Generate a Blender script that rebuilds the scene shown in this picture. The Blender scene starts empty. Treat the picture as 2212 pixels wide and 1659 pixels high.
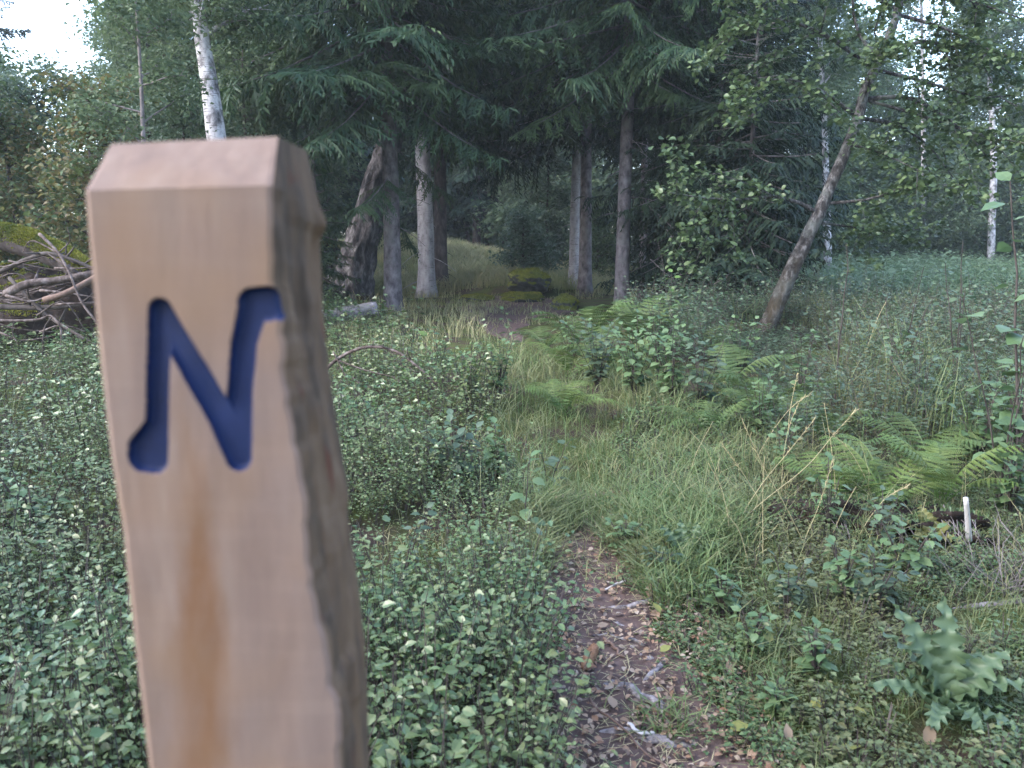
import bpy, math, random
import numpy as np
from mathutils import Vector
R = math.radians
scene = bpy.context.scene
COL = scene.collection
rng = np.random.default_rng(7)

# ------------------------------------------------------------------ camera model (layout measured in 2212 x 1659 units of the photograph)
FU, CU, CV = 1702.0, 1106.0, 829.5
PITCH = R(10.3); CAMH = 1.35
CAM = np.array([0.0, 0.0, CAMH])
FWD = np.array([0, math.cos(PITCH), -math.sin(PITCH)]); UPV = np.array([0, math.sin(PITCH), math.cos(PITCH)]); RGT = np.array([1.0, 0, 0])
def ray(u, v):
    return FWD + RGT*((u-CU)/FU) + UPV*((CV-v)/FU)
def proj(P):
    Q = np.asarray(P)-CAM
    d = Q@FWD
    return CU+FU*(Q@RGT)/d, CV-FU*(Q@UPV)/d, d
def at(u, v, y):                       # the point at horizontal distance y
    r = ray(u, v); return CAM + r*(y/r[1])

# ------------------------------------------------------------------ noise
def _h(i, j, k, s):
    n = (i*374761393 + j*668265263 + k*2147483647 + s*974634777) & 0xffffffff
    n = ((n ^ (n >> 13))*1274126177) & 0xffffffff
    n = ((n ^ (n >> 16))*2246822519) & 0xffffffff
    return ((n ^ (n >> 15)) & 0xffff)/65535.0
def vnoise(P, s=0):
    P = np.asarray(P, float); i = np.floor(P).astype(np.int64); f = P-i; f = f*f*(3-2*f)
    out = 0
    for a in (0, 1):
        for b in (0, 1):
            for c in (0, 1):
                w = (f[..., 0] if a else 1-f[..., 0])*(f[..., 1] if b else 1-f[..., 1])*(f[..., 2] if c else 1-f[..., 2])
                out = out + w*_h(i[..., 0]+a, i[..., 1]+b, i[..., 2]+c, s)
    return out*2-1
def n2(x, y, s=0):
    x = np.asarray(x, float); y = np.asarray(y, float)
    return vnoise(np.stack([x, y, np.zeros_like(x)+.37], -1), s)
def sst(e0, e1, x):
    t = np.clip((np.asarray(x, float)-e0)/(e1-e0), 0, 1); return t*t*(3-2*t)

# ------------------------------------------------------------------ terrain
PATHC = np.array([(.62, .3), (.52, 1.3), (.42, 1.85), (.36, 2.25), (.31, 2.8), (.31, 3.3), (.36, 3.9), (.5, 4.7), (.66, 5.6), (.72, 6.6), (.6, 7.8), (.36, 9.2), (.1, 10.8), (-.12, 12.6), (-.1, 14.5), (.1, 16.5), (.2, 18.6)])
def path_x(y):
    return np.interp(y, PATHC[:, 1], PATHC[:, 0])
def tz(x, y):
    x = np.asarray(x, float); y = np.asarray(y, float)
    z = 1.3*sst(19.5, 33, y)*np.exp(-((x+4.8)/5.2)**2)
    z = z + .20*sst(19.2, 19.6, y)*np.exp(-((x-.1)/2.0)**4)*(1-sst(21, 27, y))
    z = z + .06*n2(x*.6, y*.6, 1)*sst(1.0, 4, np.hypot(x, y)) + .022*n2(x*2.1, y*2.1, 2)
    dp = np.abs(x-path_x(y))
    z = z - .05*np.exp(-(dp/.28)**2)*(1-sst(15, 18, y)) + .05*sst(.25, .9, dp)*(1-sst(10, 14, y))
    z = z + .13*n2(x*.75+3, y*.75, 9)*sst(.35, 1.1, path_x(y)-x)*(1-sst(9, 13, y))*sst(.8, 1.8, np.hypot(x, y))
    z = z + 2.5*sst(60, 180, np.hypot(x, y))
    return z
def G(u, v):
    r = ray(u, v); lo = None
    ts = np.concatenate([np.linspace(.6, 12, 400), np.linspace(12, 90, 800)])
    for t in ts:
        p = CAM+r*(t/r[1])
        if p[2] <= float(tz(p[0], p[1])):
            return np.array([p[0], p[1], float(tz(p[0], p[1]))])
    p = CAM+r*(60/r[1]); return np.array([p[0], p[1], float(tz(p[0], p[1]))])
def onground(x, y, dz=0):
    return np.array([x, y, float(tz(x, y))+dz])

# ------------------------------------------------------------------ mesh helpers (everything in triangles)
class MB:
    def __init__(s): s.V = []; s.F = []; s.n = 0; s.M = []
    def add(s, V, F, mi=0):
        V = np.asarray(V, float).reshape(-1, 3); F = np.asarray(F, np.int64).reshape(-1, 3)
        s.V.append(V); s.F.append(F+s.n); s.n += len(V); s.M.append(np.full(len(F), mi, np.int32))
    def get(s):
        return np.concatenate(s.V), np.concatenate(s.F), np.concatenate(s.M)
def mk_mesh(name, V, F, mats, smooth=True, mi=None):
    me = bpy.data.meshes.new(name)
    V = np.ascontiguousarray(V, np.float32); F = np.ascontiguousarray(F, np.int32)
    me.vertices.add(len(V)); me.vertices.foreach_set('co', V.ravel())
    me.loops.add(F.size); me.loops.foreach_set('vertex_index', F.ravel())
    me.polygons.add(len(F)); me.polygons.foreach_set('loop_start', np.arange(0, F.size, 3, dtype=np.int32))
    for m in (mats if isinstance(mats, (list, tuple)) else [mats]): me.materials.append(m)
    if mi is not None: me.polygons.foreach_set('material_index', np.ascontiguousarray(mi, np.int32))
    me.polygons.foreach_set('use_smooth', np.full(len(F), smooth, dtype=bool))
    me.update(calc_edges=True)
    return me
def link(name, me, parent=None, loc=None):
    o = bpy.data.objects.new(name, me); COL.objects.link(o)
    if parent is not None: o.parent = parent
    if loc is not None: o.location = loc
    return o
def part(name, mb, mat, parent=None, smooth=True, loc=None, label=None):
    V, F, M = mb.get() if isinstance(mb, MB) else (mb[0], mb[1], None)
    o = link(name, mk_mesh(name, V, F, mat, smooth, M), parent, loc)
    if label: o['label'] = label
    return o
def tag(o, label, cat, group=None):
    o['label'] = label; o['category'] = cat
    if group: o['group'] = group
    return o
def thing(name, label, cat, loc=(0, 0, 0), rz=0, group=None):
    o = bpy.data.objects.new(name, None); COL.objects.link(o); o.empty_display_size = .1
    o.location = Vector([float(c) for c in loc]); o.rotation_euler = (0, 0, rz)
    return tag(o, label, cat, group)
def copy_tree(root, loc, rz, scale, label, group=None):
    r = root.copy(); COL.objects.link(r); r.location = Vector([float(c) for c in loc]); r.rotation_euler = (0, 0, rz); r.scale = (scale,)*3
    r['label'] = label
    if group: r['group'] = group
    for ch in list(root.children):
        c = ch.copy(); COL.objects.link(c); c.parent = r
        for g in list(ch.children):
            d = g.copy(); COL.objects.link(d); d.parent = c
    return r
def norm(v):
    v = np.asarray(v, float); return v/np.maximum(np.linalg.norm(v, axis=-1, keepdims=True), 1e-9)
def frames(d, up):                     # matrices whose columns are x, y=d, z~up
    y = norm(d); x = norm(np.cross(y, up)); z = np.cross(x, y)
    return np.stack([x, y, z], -1)
def inst(tV, tF, M, off):
    N = len(off)
    V = np.einsum('nij,kj->nki', M, tV)+off[:, None, :]
    F = tF[None]+(np.arange(N)*len(tV))[:, None, None]
    return V.reshape(-1, 3), F.reshape(-1, 3)
def catmull(P, n):
    P = np.asarray(P, float)
    Q = np.concatenate([2*P[:1]-P[1:2], P, 2*P[-1:]-P[-2:-1]])
    out = []
    segs = len(P)-1
    for s in np.linspace(0, segs, n):
        i = min(int(s), segs-1); t = s-i
        a, b, c, d = Q[i], Q[i+1], Q[i+2], Q[i+3]
        out.append(.5*((2*b)+(-a+c)*t+(2*a-5*b+4*c-d)*t*t+(-a+3*b-3*c+d)*t**3))
    return np.array(out)
def tube(P, r, sides=8, rough=0, nf=6, seed=0, cap=True, vstretch=1.0, flat=1.0):
    P = np.asarray(P, float); n = len(P); r = np.broadcast_to(np.asarray(r, float), (n,))
    T = norm(np.gradient(P, axis=0))
    ref = np.array([1.0, 0, 0]) if abs(T[:, 0]).mean() < .7 else np.array([0, 0, 1.0])
    X = norm(np.cross(T, ref)); Y = np.cross(T, X)
    a = np.linspace(0, 2*np.pi, sides, endpoint=False)
    ring = np.cos(a)[None, :, None]*X[:, None]+np.sin(a)[None, :, None]*Y[:, None]*flat
    rr = np.repeat(r[:, None], sides, 1)
    if rough:
        L = np.concatenate([[0], np.cumsum(np.linalg.norm(np.diff(P, axis=0), axis=1))])
        Q = np.stack([np.cos(a)[None]*nf/6+0*L[:, None], np.sin(a)[None]*nf/6+0*L[:, None], L[:, None]*vstretch+0*a[None]], -1)
        rr = rr*(1+rough*vnoise(Q*2, seed)+.5*rough*vnoise(Q*5, seed+1))
    V = (P[:, None]+ring*rr[..., None]).reshape(-1, 3)
    F = []
    i = np.arange(n-1)[:, None]*sides; j = np.arange(sides)[None]; k = (j+1) % sides
    A, B, C, D = i+j, i+k, i+sides+k, i+sides+j
    F = np.concatenate([np.stack([A, B, C], -1).reshape(-1, 3), np.stack([A, C, D], -1).reshape(-1, 3)])
    if cap:
        V = np.concatenate([V, P[:1], P[-1:]]); m = n*sides
        c1 = np.stack([np.full(sides, m), (np.arange(sides)+1) % sides, np.arange(sides)], -1)
        b = (n-1)*sides
        c2 = np.stack([np.full(sides, m+1), b+np.arange(sides), b+(np.arange(sides)+1) % sides], -1)
        F = np.concatenate([F, c1, c2])
    return V, F

# ------------------------------------------------------------------ materials
def newmat(name):
    m = bpy.data.materials.new(name); m.use_nodes = True
    nt = m.node_tree; nt.nodes.clear()
    return m, nt
def N(nt, t, **kw):
    n = nt.nodes.new(t)
    for k, v in kw.items():
        if k in n.inputs: n.inputs[k].default_value = v
        else: setattr(n, k, v)
    return n
def ramp(nt, fac, cols):
    r = nt.nodes.new('ShaderNodeValToRGB'); e = r.color_ramp.elements
    while len(e) < len(cols): e.new(.5)
    for k, c in enumerate(cols):
        p, c = c if isinstance(c[1], (tuple, list)) else (k/(len(cols)-1), c)
        e[k].position = p; e[k].color = (*c, 1)
    nt.links.new(fac, r.inputs[0]); return r.outputs[0]
def mixc(nt, fac, a, b, blend='MIX'):
    m = nt.nodes.new('ShaderNodeMix'); m.data_type = 'RGBA'; m.blend_type = blend
    for s, v in ((0, fac), (6, a), (7, b)):
        if isinstance(v, bpy.types.NodeSocket): nt.links.new(v, m.inputs[s])
        else: m.inputs[s].default_value = v if s == 0 else (*v, 1)
    return m.outputs[2]
def noise(nt, scale, vec=None, detail=4, rough=.6, stretch=None, coord='Object'):
    n = N(nt, 'ShaderNodeTexNoise'); n.inputs['Scale'].default_value = scale; n.inputs['Detail'].default_value = detail; n.inputs['Roughness'].default_value = rough
    v = vec
    if v is None:
        v = nt.nodes.new('ShaderNodeTexCoord').outputs[coord]
    if stretch:
        mp = nt.nodes.new('ShaderNodeMapping'); mp.inputs['Scale'].default_value = stretch; nt.links.new(v, mp.inputs[0]); v = mp.outputs[0]
    nt.links.new(v, n.inputs['Vector']); return n.outputs[0]
def out(nt, sh):
    o = nt.nodes.new('ShaderNodeOutputMaterial'); nt.links.new(sh, o.inputs[0])
def bsdf(nt, col, rough=.8, spec=.3, bump=None, bstr=.5, bdist=.01):
    b = N(nt, 'ShaderNodeBsdfPrincipled')
    if isinstance(col, bpy.types.NodeSocket): nt.links.new(col, b.inputs['Base Color'])
    else: b.inputs['Base Color'].default_value = (*col, 1)
    b.inputs['Roughness'].default_value = rough; b.inputs['Specular IOR Level'].default_value = spec
    if bump is not None:
        bn = N(nt, 'ShaderNodeBump'); bn.inputs['Strength'].default_value = bstr; bn.inputs['Distance'].default_value = bdist
        nt.links.new(bump, bn.inputs['Height']); nt.links.new(bn.outputs[0], b.inputs['Normal'])
    return b
def leafmat(name, cols, patch=None, pscale=.5, rough=.5, spec=.4, transl=.25):
    """cols: list of colours picked at random per leaf; patch: a second colour in large patches"""
    m, nt = newmat(name)
    g = nt.nodes.new('ShaderNodeNewGeometry')
    c = ramp(nt, g.outputs['Random Per Island'], cols)
    if patch:
        n = noise(nt, pscale, detail=2)
        f = ramp(nt, n, [(.48, (0, 0, 0)), (.62, (.75, .75, .75))])
        c = mixc(nt, f, c, patch)
    b = bsdf(nt, c, rough, spec)
    t = nt.nodes.new('ShaderNodeBsdfTranslucent'); nt.links.new(c, t.inputs[0])
    mx = nt.nodes.new('ShaderNodeMixShader'); mx.inputs[0].default_value = transl
    nt.links.new(b.outputs[0], mx.inputs[1]); nt.links.new(t.outputs[0], mx.inputs[2])
    out(nt, mx.outputs[0]); return m
def barkmat(name, cols, scale=9, stretch=(1, 1, .25), rough=.9, bstr=.6, bdist=.015, lichen=None, moss=None, dashes=None):
    m, nt = newmat(name)
    n1 = noise(nt, scale, stretch=stretch, detail=6, rough=.65)
    c = ramp(nt, n1, [(.34+.32*k_/(len(cols)-1), q_) for k_, q_ in enumerate(cols)])
    if lichen:
        n = noise(nt, 3.5, detail=5); f = ramp(nt, n, [(.5, (0, 0, 0)), (.66, (.7, .7, .7))]); c = mixc(nt, f, c, lichen)
    if dashes:
        n = noise(nt, 7, stretch=(.7, .7, 9), detail=3); f = ramp(nt, n, [(.60, (0, 0, 0)), (.68, (1, 1, 1))]); c = mixc(nt, f, c, dashes)
    if moss:
        tc = nt.nodes.new('ShaderNodeTexCoord'); sp = nt.nodes.new('ShaderNodeSeparateXYZ'); nt.links.new(tc.outputs['Object'], sp.inputs[0])
        mr = N(nt, 'ShaderNodeMapRange'); mr.inputs[1].default_value = moss[1]; mr.inputs[2].default_value = moss[2]; mr.inputs[3].default_value = .75; mr.inputs[4].default_value = 0
        nt.links.new(sp.outputs[2], mr.inputs[0])
        n = noise(nt, 5, detail=5); ml = N(nt, 'ShaderNodeMath', operation='MULTIPLY'); nt.links.new(mr.outputs[0], ml.inputs[0])
        f = ramp(nt, n, [(.38, (.3, .3, .3)), (.6, (1, 1, 1))]); nt.links.new(f, ml.inputs[1])
        c = mixc(nt, ml.outputs[0], c, moss[0])
    out(nt, bsdf(nt, c, rough, .2, n1, bstr, bdist).outputs[0]); return m

M = {}
M['spruce_needles'] = leafmat('spruce_needles', [(.020, .046, .024), (.034, .070, .032), (.050, .09, .038)], (.075, .118, .042), .9, .55, .3, .22)
M['dark_needles'] = leafmat('dark_needles', [(.012, .026, .018), (.02, .038, .024), (.028, .048, .026)], (.04, .062, .03), .6, .6, .2, .15)
M['broad_green'] = leafmat('broad_green', [(.06, .105, .048), (.08, .132, .055), (.11, .16, .07)], (.12, .16, .06), .35, .45, .45, .38)
M['blue_green'] = leafmat('blue_green', [(.075, .12, .075), (.10, .15, .092), (.13, .18, .12)], None, 1, .45, .45, .38)
M['autumn'] = leafmat('autumn', [(.065, .11, .05), (.095, .13, .052), (.125, .14, .058), (.18, .15, .06), (.14, .11, .065)], (.075, .115, .06), .6, .5, .35, .38)
M['far_green'] = leafmat('far_green', [(.08, .12, .066), (.105, .15, .076), (.13, .175, .09)], (.09, .13, .08), .25, .6, .3, .4)
M['birch_leaf'] = leafmat('birch_leaf', [(.045, .078, .036), (.068, .108, .046), (.10, .15, .062), (.13, .18, .08)], None, 1, .42, .5, .32)
M['bilberry'] = leafmat('bilberry', [(.05, .098, .038), (.085, .148, .054), (.115, .178, .066), (.145, .192, .08), (.165, .19, .075)], (.13, .16, .055), .9, .34, .65, .22)
M['under'] = leafmat('under', [(.055, .10, .055), (.08, .13, .07), (.105, .158, .085)], (.085, .12, .07), .5, .45, .5, .32)
M['meadow'] = leafmat('meadow', [(.14, .215, .105), (.175, .25, .125), (.21, .28, .14)], (.16, .22, .135), .3, .5, .4, .4)
M['grass'] = leafmat('grass', [(.10, .165, .062), (.135, .20, .075), (.175, .23, .09), (.22, .22, .11)], (.20, .195, .095), .9, .5, .4, .35)
M['dry_grass'] = leafmat('dry_grass', [(.33, .31, .17), (.40, .36, .20), (.27, .29, .14)], (.22, .25, .11), .4, .7, .2, .3)
M['stalk'] = leafmat('stalk', [(.34, .29, .16), (.44, .37, .22), (.27, .26, .13)], None, 1, .6, .3, .1)
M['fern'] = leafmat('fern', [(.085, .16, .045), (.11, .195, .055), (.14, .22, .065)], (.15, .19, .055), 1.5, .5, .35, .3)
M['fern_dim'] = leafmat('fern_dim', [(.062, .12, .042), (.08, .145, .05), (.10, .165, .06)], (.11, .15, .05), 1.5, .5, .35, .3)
M['herb'] = leafmat('herb', [(.085, .15, .066), (.115, .185, .082), (.145, .215, .10)], None, 1, .42, .5, .3)
M['grey_herb'] = leafmat('grey_herb', [(.095, .15, .075), (.12, .175, .095)], None, 1, .45, .5, .3)
M['clover'] = leafmat('clover', [(.065, .115, .045), (.09, .155, .06), (.13, .19, .08), (.14, .14, .06)], (.12, .125, .055), 1.3, .45, .45, .25)
M['yellow_leaf'] = leafmat('yellow_leaf', [(.24, .27, .075), (.27, .26, .08)], None, 1, .5, .4, .3)
M['dull_yellow'] = leafmat('dull_yellow', [(.19, .20, .07), (.23, .21, .08)], None, 1, .5, .4, .3)
M['pale_leaf'] = leafmat('pale_leaf', [(.38, .29, .21), (.33, .24, .17)], None, 1, .6, .3, .2)
M['brown_leaf'] = leafmat('brown_leaf', [(.20, .11, .07), (.28, .17, .11), (.38, .28, .20), (.13, .08, .06), (.42, .34, .27)], None, 1, .6, .3, .15)
M['spruce_bark'] = barkmat('spruce_bark', [(.05, .042, .044), (.135, .115, .12), (.24, .21, .215)], 8, (1, 1, .55), lichen=(.17, .165, .16), bstr=.8, bdist=.02)
M['pale_bark'] = barkmat('pale_bark', [(.20, .18, .19), (.36, .33, .345), (.47, .44, .45)], 7, (1, 1, .5), dashes=(.10, .085, .085), bstr=.5)
M['dark_bark'] = barkmat('dark_bark', [(.03, .025, .026), (.07, .056, .055), (.12, .10, .095)], 8, (1, 1, .4), bstr=.8)
M['rough_bark'] = barkmat('rough_bark', [(.018, .016, .018), (.07, .063, .067), (.20, .185, .19)], 9, (1, 1, .4), bstr=1, bdist=.05)
M['birch_bark'] = barkmat('birch_bark', [(.05, .045, .045), (.20, .185, .19), (.46, .44, .45), (.54, .51, .53)], 5, (1.2, 1.2, .8), dashes=(.08, .07, .07), bstr=.3)
M['willow_bark'] = barkmat('willow_bark', [(.016, .015, .015), (.055, .05, .049), (.20, .19, .185)], 19, (1, 1, .45), lichen=(.17, .18, .165), moss=((.075, .056, .03), .4, 1.3), bstr=1, bdist=.05)
M['twig'] = barkmat('twig', [(.045, .036, .034), (.10, .085, .08)], 20, bstr=.3)
M['grey_twig'] = barkmat('grey_twig', [(.11, .095, .095), (.24, .21, .21)], 25, (1, 1, .6), bstr=.4, bdist=.005)
M['heap_wood'] = barkmat('heap_wood', [(.040, .030, .027), (.095, .072, .066), (.19, .16, .155)], 20, (1, 1, .6), bstr=.6, bdist=.006)
M['log_bark'] = barkmat('log_bark', [(.07, .06, .062), (.19, .17, .175), (.33, .30, .305)], 11, (1, 1, 1), lichen=(.15, .14, .12), bstr=.8, bdist=.02)
M['peeled_wood'] = barkmat('peeled_wood', [(.38, .36, .355), (.52, .49, .485)], 30, bstr=.3)
M['red_wood'] = barkmat('red_wood', [(.12, .08, .065), (.20, .135, .11)], 30, bstr=.5)
M['root'] = barkmat('root', [(.08, .068, .07), (.23, .205, .21), (.38, .35, .355)], 38, (1, 1, 1), bstr=1, bdist=.008)
M['moss'] = leafmat('moss', [(.13, .15, .025), (.20, .20, .035), (.27, .25, .06)], (.08, .11, .028), 3, .8, .15, .15)
M['dark_earth'] = barkmat('dark_earth', [(.010, .007, .006), (.026, .018, .015), (.05, .035, .03)], 12, (1, 1, 1), bstr=1)
M['cone'] = barkmat('cone', [(.18, .10, .06), (.34, .20, .13)], 60, (1, 1, 1), bstr=.4)
def rockmat():
    m, nt = newmat('mossy_rock')
    g = nt.nodes.new('ShaderNodeNewGeometry'); sp = nt.nodes.new('ShaderNodeSeparateXYZ'); nt.links.new(g.outputs['Normal'], sp.inputs[0])
    n = noise(nt, 4, detail=6); ad = N(nt, 'ShaderNodeMath', operation='ADD'); nt.links.new(sp.outputs[2], ad.inputs[0])
    sb = N(nt, 'ShaderNodeMath', operation='MULTIPLY_ADD'); sb.inputs[1].default_value = 1.6; sb.inputs[2].default_value = -.8; nt.links.new(n, sb.inputs[0]); nt.links.new(sb.outputs[0], ad.inputs[1])
    f = ramp(nt, ad.outputs[0], [(.0, (0, 0, 0)), (.3, (1, 1, 1))])
    rc = ramp(nt, noise(nt, 9, detail=6), [(.02, .02, .02), (.06, .06, .055), (.16, .155, .15)])
    mc = ramp(nt, noise(nt, 14, detail=5), [(.055, .07, .016), (.12, .135, .028), (.21, .20, .05)])
    c = mixc(nt, f, rc, mc); out(nt, bsdf(nt, c, .9, .2, noise(nt, 18, detail=6), .9, .03).outputs[0]); return m
M['mossy_rock'] = rockmat()
def soil(name, cols, green=None, gs=1.2, lo=.45, hi=.6):
    m, nt = newmat(name)
    n1 = noise(nt, 14, detail=8, rough=.7); n2_ = noise(nt, 2.2, detail=4)
    c = ramp(nt, n1, cols)
    if green:
        f = ramp(nt, n2_, [(lo, (0, 0, 0)), (hi, (1, 1, 1))])
        gc = ramp(nt, noise(nt, 30, detail=5), green)
        c = mixc(nt, f, c, gc)
    hn = noise(nt, 45, detail=8, rough=.75)
    out(nt, bsdf(nt, c, .95, .15, hn, .9, .012).outputs[0]); return m
M['ground'] = soil('forest_floor', [(.022, .016, .014), (.055, .038, .030), (.10, .068, .05)], [(.028, .04, .014), (.06, .075, .022), (.10, .10, .035)], lo=.40, hi=.55)
M['path'] = soil('path_soil', [(.05, .035, .032), (.12, .083, .075), (.22, .165, .152)])
M['bare'] = soil('bare_soil', [(.06, .045, .042), (.12, .088, .08), (.17, .13, .115)], [(.06, .065, .028), (.11, .10, .05)], lo=.5, hi=.7)

# ------------------------------------------------------------------ templates
def leaf_t(w=.32, fold=.10, droop=.12, lod=2):
    if lod == 0:       # folded diamond
        V = [(0, 0, 0), (-w, .45, fold), (0, 1, -droop), (w, .45, fold)]
        return np.array(V), np.array([(0, 2, 1), (0, 3, 2)])
    V = [(0, 0, 0), (-w*.85, .26, fold*.8), (0, .28, 0), (w*.85, .26, fold*.8), (-w*.9, .58, fold*.7-droop*.3), (0, .62, -droop*.35), (w*.9, .58, fold*.7-droop*.3), (0, 1, -droop)]
    F = [(0, 2, 1), (0, 3, 2), (1, 2, 5), (1, 5, 4), (2, 3, 6), (2, 6, 5), (4, 5, 7), (5, 6, 7)]
    return np.array(V, float), np.array(F)
def scatter_leaves(pos, size, rg, tmpl, flat=.6, down=.3, dirs=None, w=None):
    n = len(pos)
    az = rg.uniform(0, 2*np.pi, n)
    d = np.stack([np.cos(az), np.sin(az), rg.normal(-down, .35, n)], -1)
    if dirs is not None: d = d*.6+dirs
    up = np.stack([rg.normal(0, flat, n), rg.normal(0, flat, n), np.ones(n)], -1)
    Mx = frames(d, up)*(size[:, None, None] if isinstance(size, np.ndarray) else size)
    return inst(tmpl[0], tmpl[1], Mx, pos)
def strips(base, d, L, side, w, bend=0):
    """one bent blade per row: base width w, pointed tip; 5 verts 3 tris"""
    n = len(base); mid = base+d*(L*.55)[:, None]; tip = base+d*L[:, None]; tip = tip.copy(); tip[:, 2] -= bend*L
    s = side*(w*.5)[:, None]
    V = np.stack([base-s*.7, base+s*.7, mid+s, mid-s, tip], 1)
    F = np.array([(0, 1, 2), (0, 2, 3), (3, 2, 4)])[None]+(np.arange(n)*5)[:, None, None]
    return V.reshape(-1, 3), F.reshape(-1, 3)
def spray(rg, nb=17, nt=6, wd=.016):
    B, D, L, S, W = [], [], [], [], []
    def ax(y): return np.array([0, y, -.10*y-.10*y*y+.16*y**3])
    def strip(p, d, l, w):
        d = norm(d); s = norm(np.cross(d, [rg.normal(0, .5), rg.normal(0, .3), 1])); B.append(p); D.append(d); L.append(l); S.append(s); W.append(w)
    ys = np.linspace(.1, .97, nb)
    for y in ys:
        for sg in (-1, 1):
            y_ = y+rg.uniform(-.02, .02); p = ax(y_)
            l = (.40*(1-y)**.75+.07)*rg.uniform(.65, 1.2)*(1 if y > .25 else y/.25*.8+.2)
            ang = R(rg.uniform(42, 65)); d = np.array([sg*math.sin(ang), math.cos(ang), rg.uniform(-.45, .02)])
            d = norm(d)
            k = max(2, int(nt*l/.3+.6))
            for q in range(k):
                t = (q+.3)/k; pp = p+d*l*t+np.array([0, 0, -.25*l*t*t])
                for s2 in (-1, 1):
                    d2 = d*.75+np.array([-d[1]*s2, d[0]*s2, 0])*.7+np.array([0, 0, rg.uniform(-.75, -.05)])
                    strip(pp, d2, rg.uniform(.035, .07)*(1-.4*t), wd*rg.uniform(.7, 1.2))
            strip(p+d*l*.1, d+np.array([0, 0, -.15]), l*.95, wd*1.1)
    for y in np.linspace(.3, .98, 8): strip(ax(y), np.array([0, 1, rg.uniform(-.3, .2)]), .09, wd)
    B, D, S = map(np.array, (B, D, S))
    return strips(B, D, np.array(L), S, np.array(W), .12)
srg = np.random.default_rng(21)
SPR_HI = [spray(srg, 18, 11, .0105) for _ in range(5)]
SPR_LO = [spray(srg, 10, 4, .030) for _ in range(4)]

def spruce(rg, H, r0, base, maxL, hi_top=8.0, step=.34, per=5, low_sparse=None, snags=0, hard_side=None, side_gain=1):
    """local coordinates; returns trunk MB, crown MB"""
    tr, cr = MB(), MB()
    nz = 40; z = np.linspace(-.15, H, nz); wob = np.stack([n2(z*.25, z*0+rg.uniform(0, 50), 3)*.06, n2(z*.25, z*0+rg.uniform(0, 50), 4)*.06], -1)*sst(0, 4, z)[:, None]
    P = np.stack([wob[:, 0], wob[:, 1], z], -1)
    rad = r0*(1-np.clip(z, 0, H)/H)**.85+.012; rad = rad*(1+.55*np.exp(-np.clip(z, 0, 9)/.18))
    tr.add(*tube(P, rad, 18, .05, 7, int(rg.integers(99))))
    zz = base; k = 0
    levels = []
    while zz < H-.4:
        levels.append((zz, per)); zz += step*(1 if zz < hi_top else 1.8)
    if low_sparse:
        for s in np.arange(low_sparse[0], base, .28): levels.append((s, low_sparse[1]))
    for h, cnt in levels:
        nbr = cnt if cnt >= 1 else (1 if rg.random() < cnt else 0)
        for b in range(int(nbr)):
            az = k*2.39996+rg.uniform(-.4, .4); k += 1
            t = max(0, (h-base)/(H-base))
            L = maxL*(1-t)**.8*rg.uniform(.72, 1.15)*(min(1, .55+.45*(h-base+.5)/1.5) if h >= base else .5)+.25
            if hard_side is not None: L *= 1+side_gain*max(0, math.cos(az-hard_side))
            el = -.38+.75*t+rg.uniform(-.16, .16)
            d = np.array([math.cos(az)*math.cos(el), math.sin(az)*math.cos(el), math.sin(el)])
            up = np.array([rg.normal(0, .18), rg.normal(0, .18), 1])
            T = (SPR_HI if h < hi_top else SPR_LO)[rg.integers(4)]
            sc = np.array([rg.uniform(.8, 1.25), 1, rg.uniform(.7, 1.6)])
            hh = min(h+rg.uniform(-.1, .1), H-.3); p = np.array([np.interp(hh, z, P[:, 0]), np.interp(hh, z, P[:, 1]), hh])
            Mx = (frames(d[None], up[None])*L)*sc[None, None, :]
            cr.add(*inst(T[0], T[1], Mx, p[None]))
            y = np.linspace(0, .8, 5); ax = np.stack([0*y, y, (-.10*y-.10*y*y+.16*y**3)*sc[2]], -1)@ (frames(d[None], up[None])[0]*L).T+p
            tr.add(*tube(ax, np.linspace(.012+.006*L, .004, 5), 4, cap=False))
    for s in range(snags):
        h = rg.uniform(.4, max(base, 1.5)); az = rg.uniform(0, 6.28); l = rg.uniform(.12, .7)
        p = np.array([np.interp(h, z, P[:, 0]), np.interp(h, z, P[:, 1]), h]); rr = np.interp(h, z, rad)
        d = np.array([math.cos(az), math.sin(az), rg.uniform(-.35, .1)])
        q = np.linspace(0, 1, 4)[:, None]; pts = p+d*(rr*.8+q*l)+np.array([0, 0, -.25*l])*q*q
        tr.add(*tube(pts, np.linspace(.011, .004, 4), 4))
    return tr, cr

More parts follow.
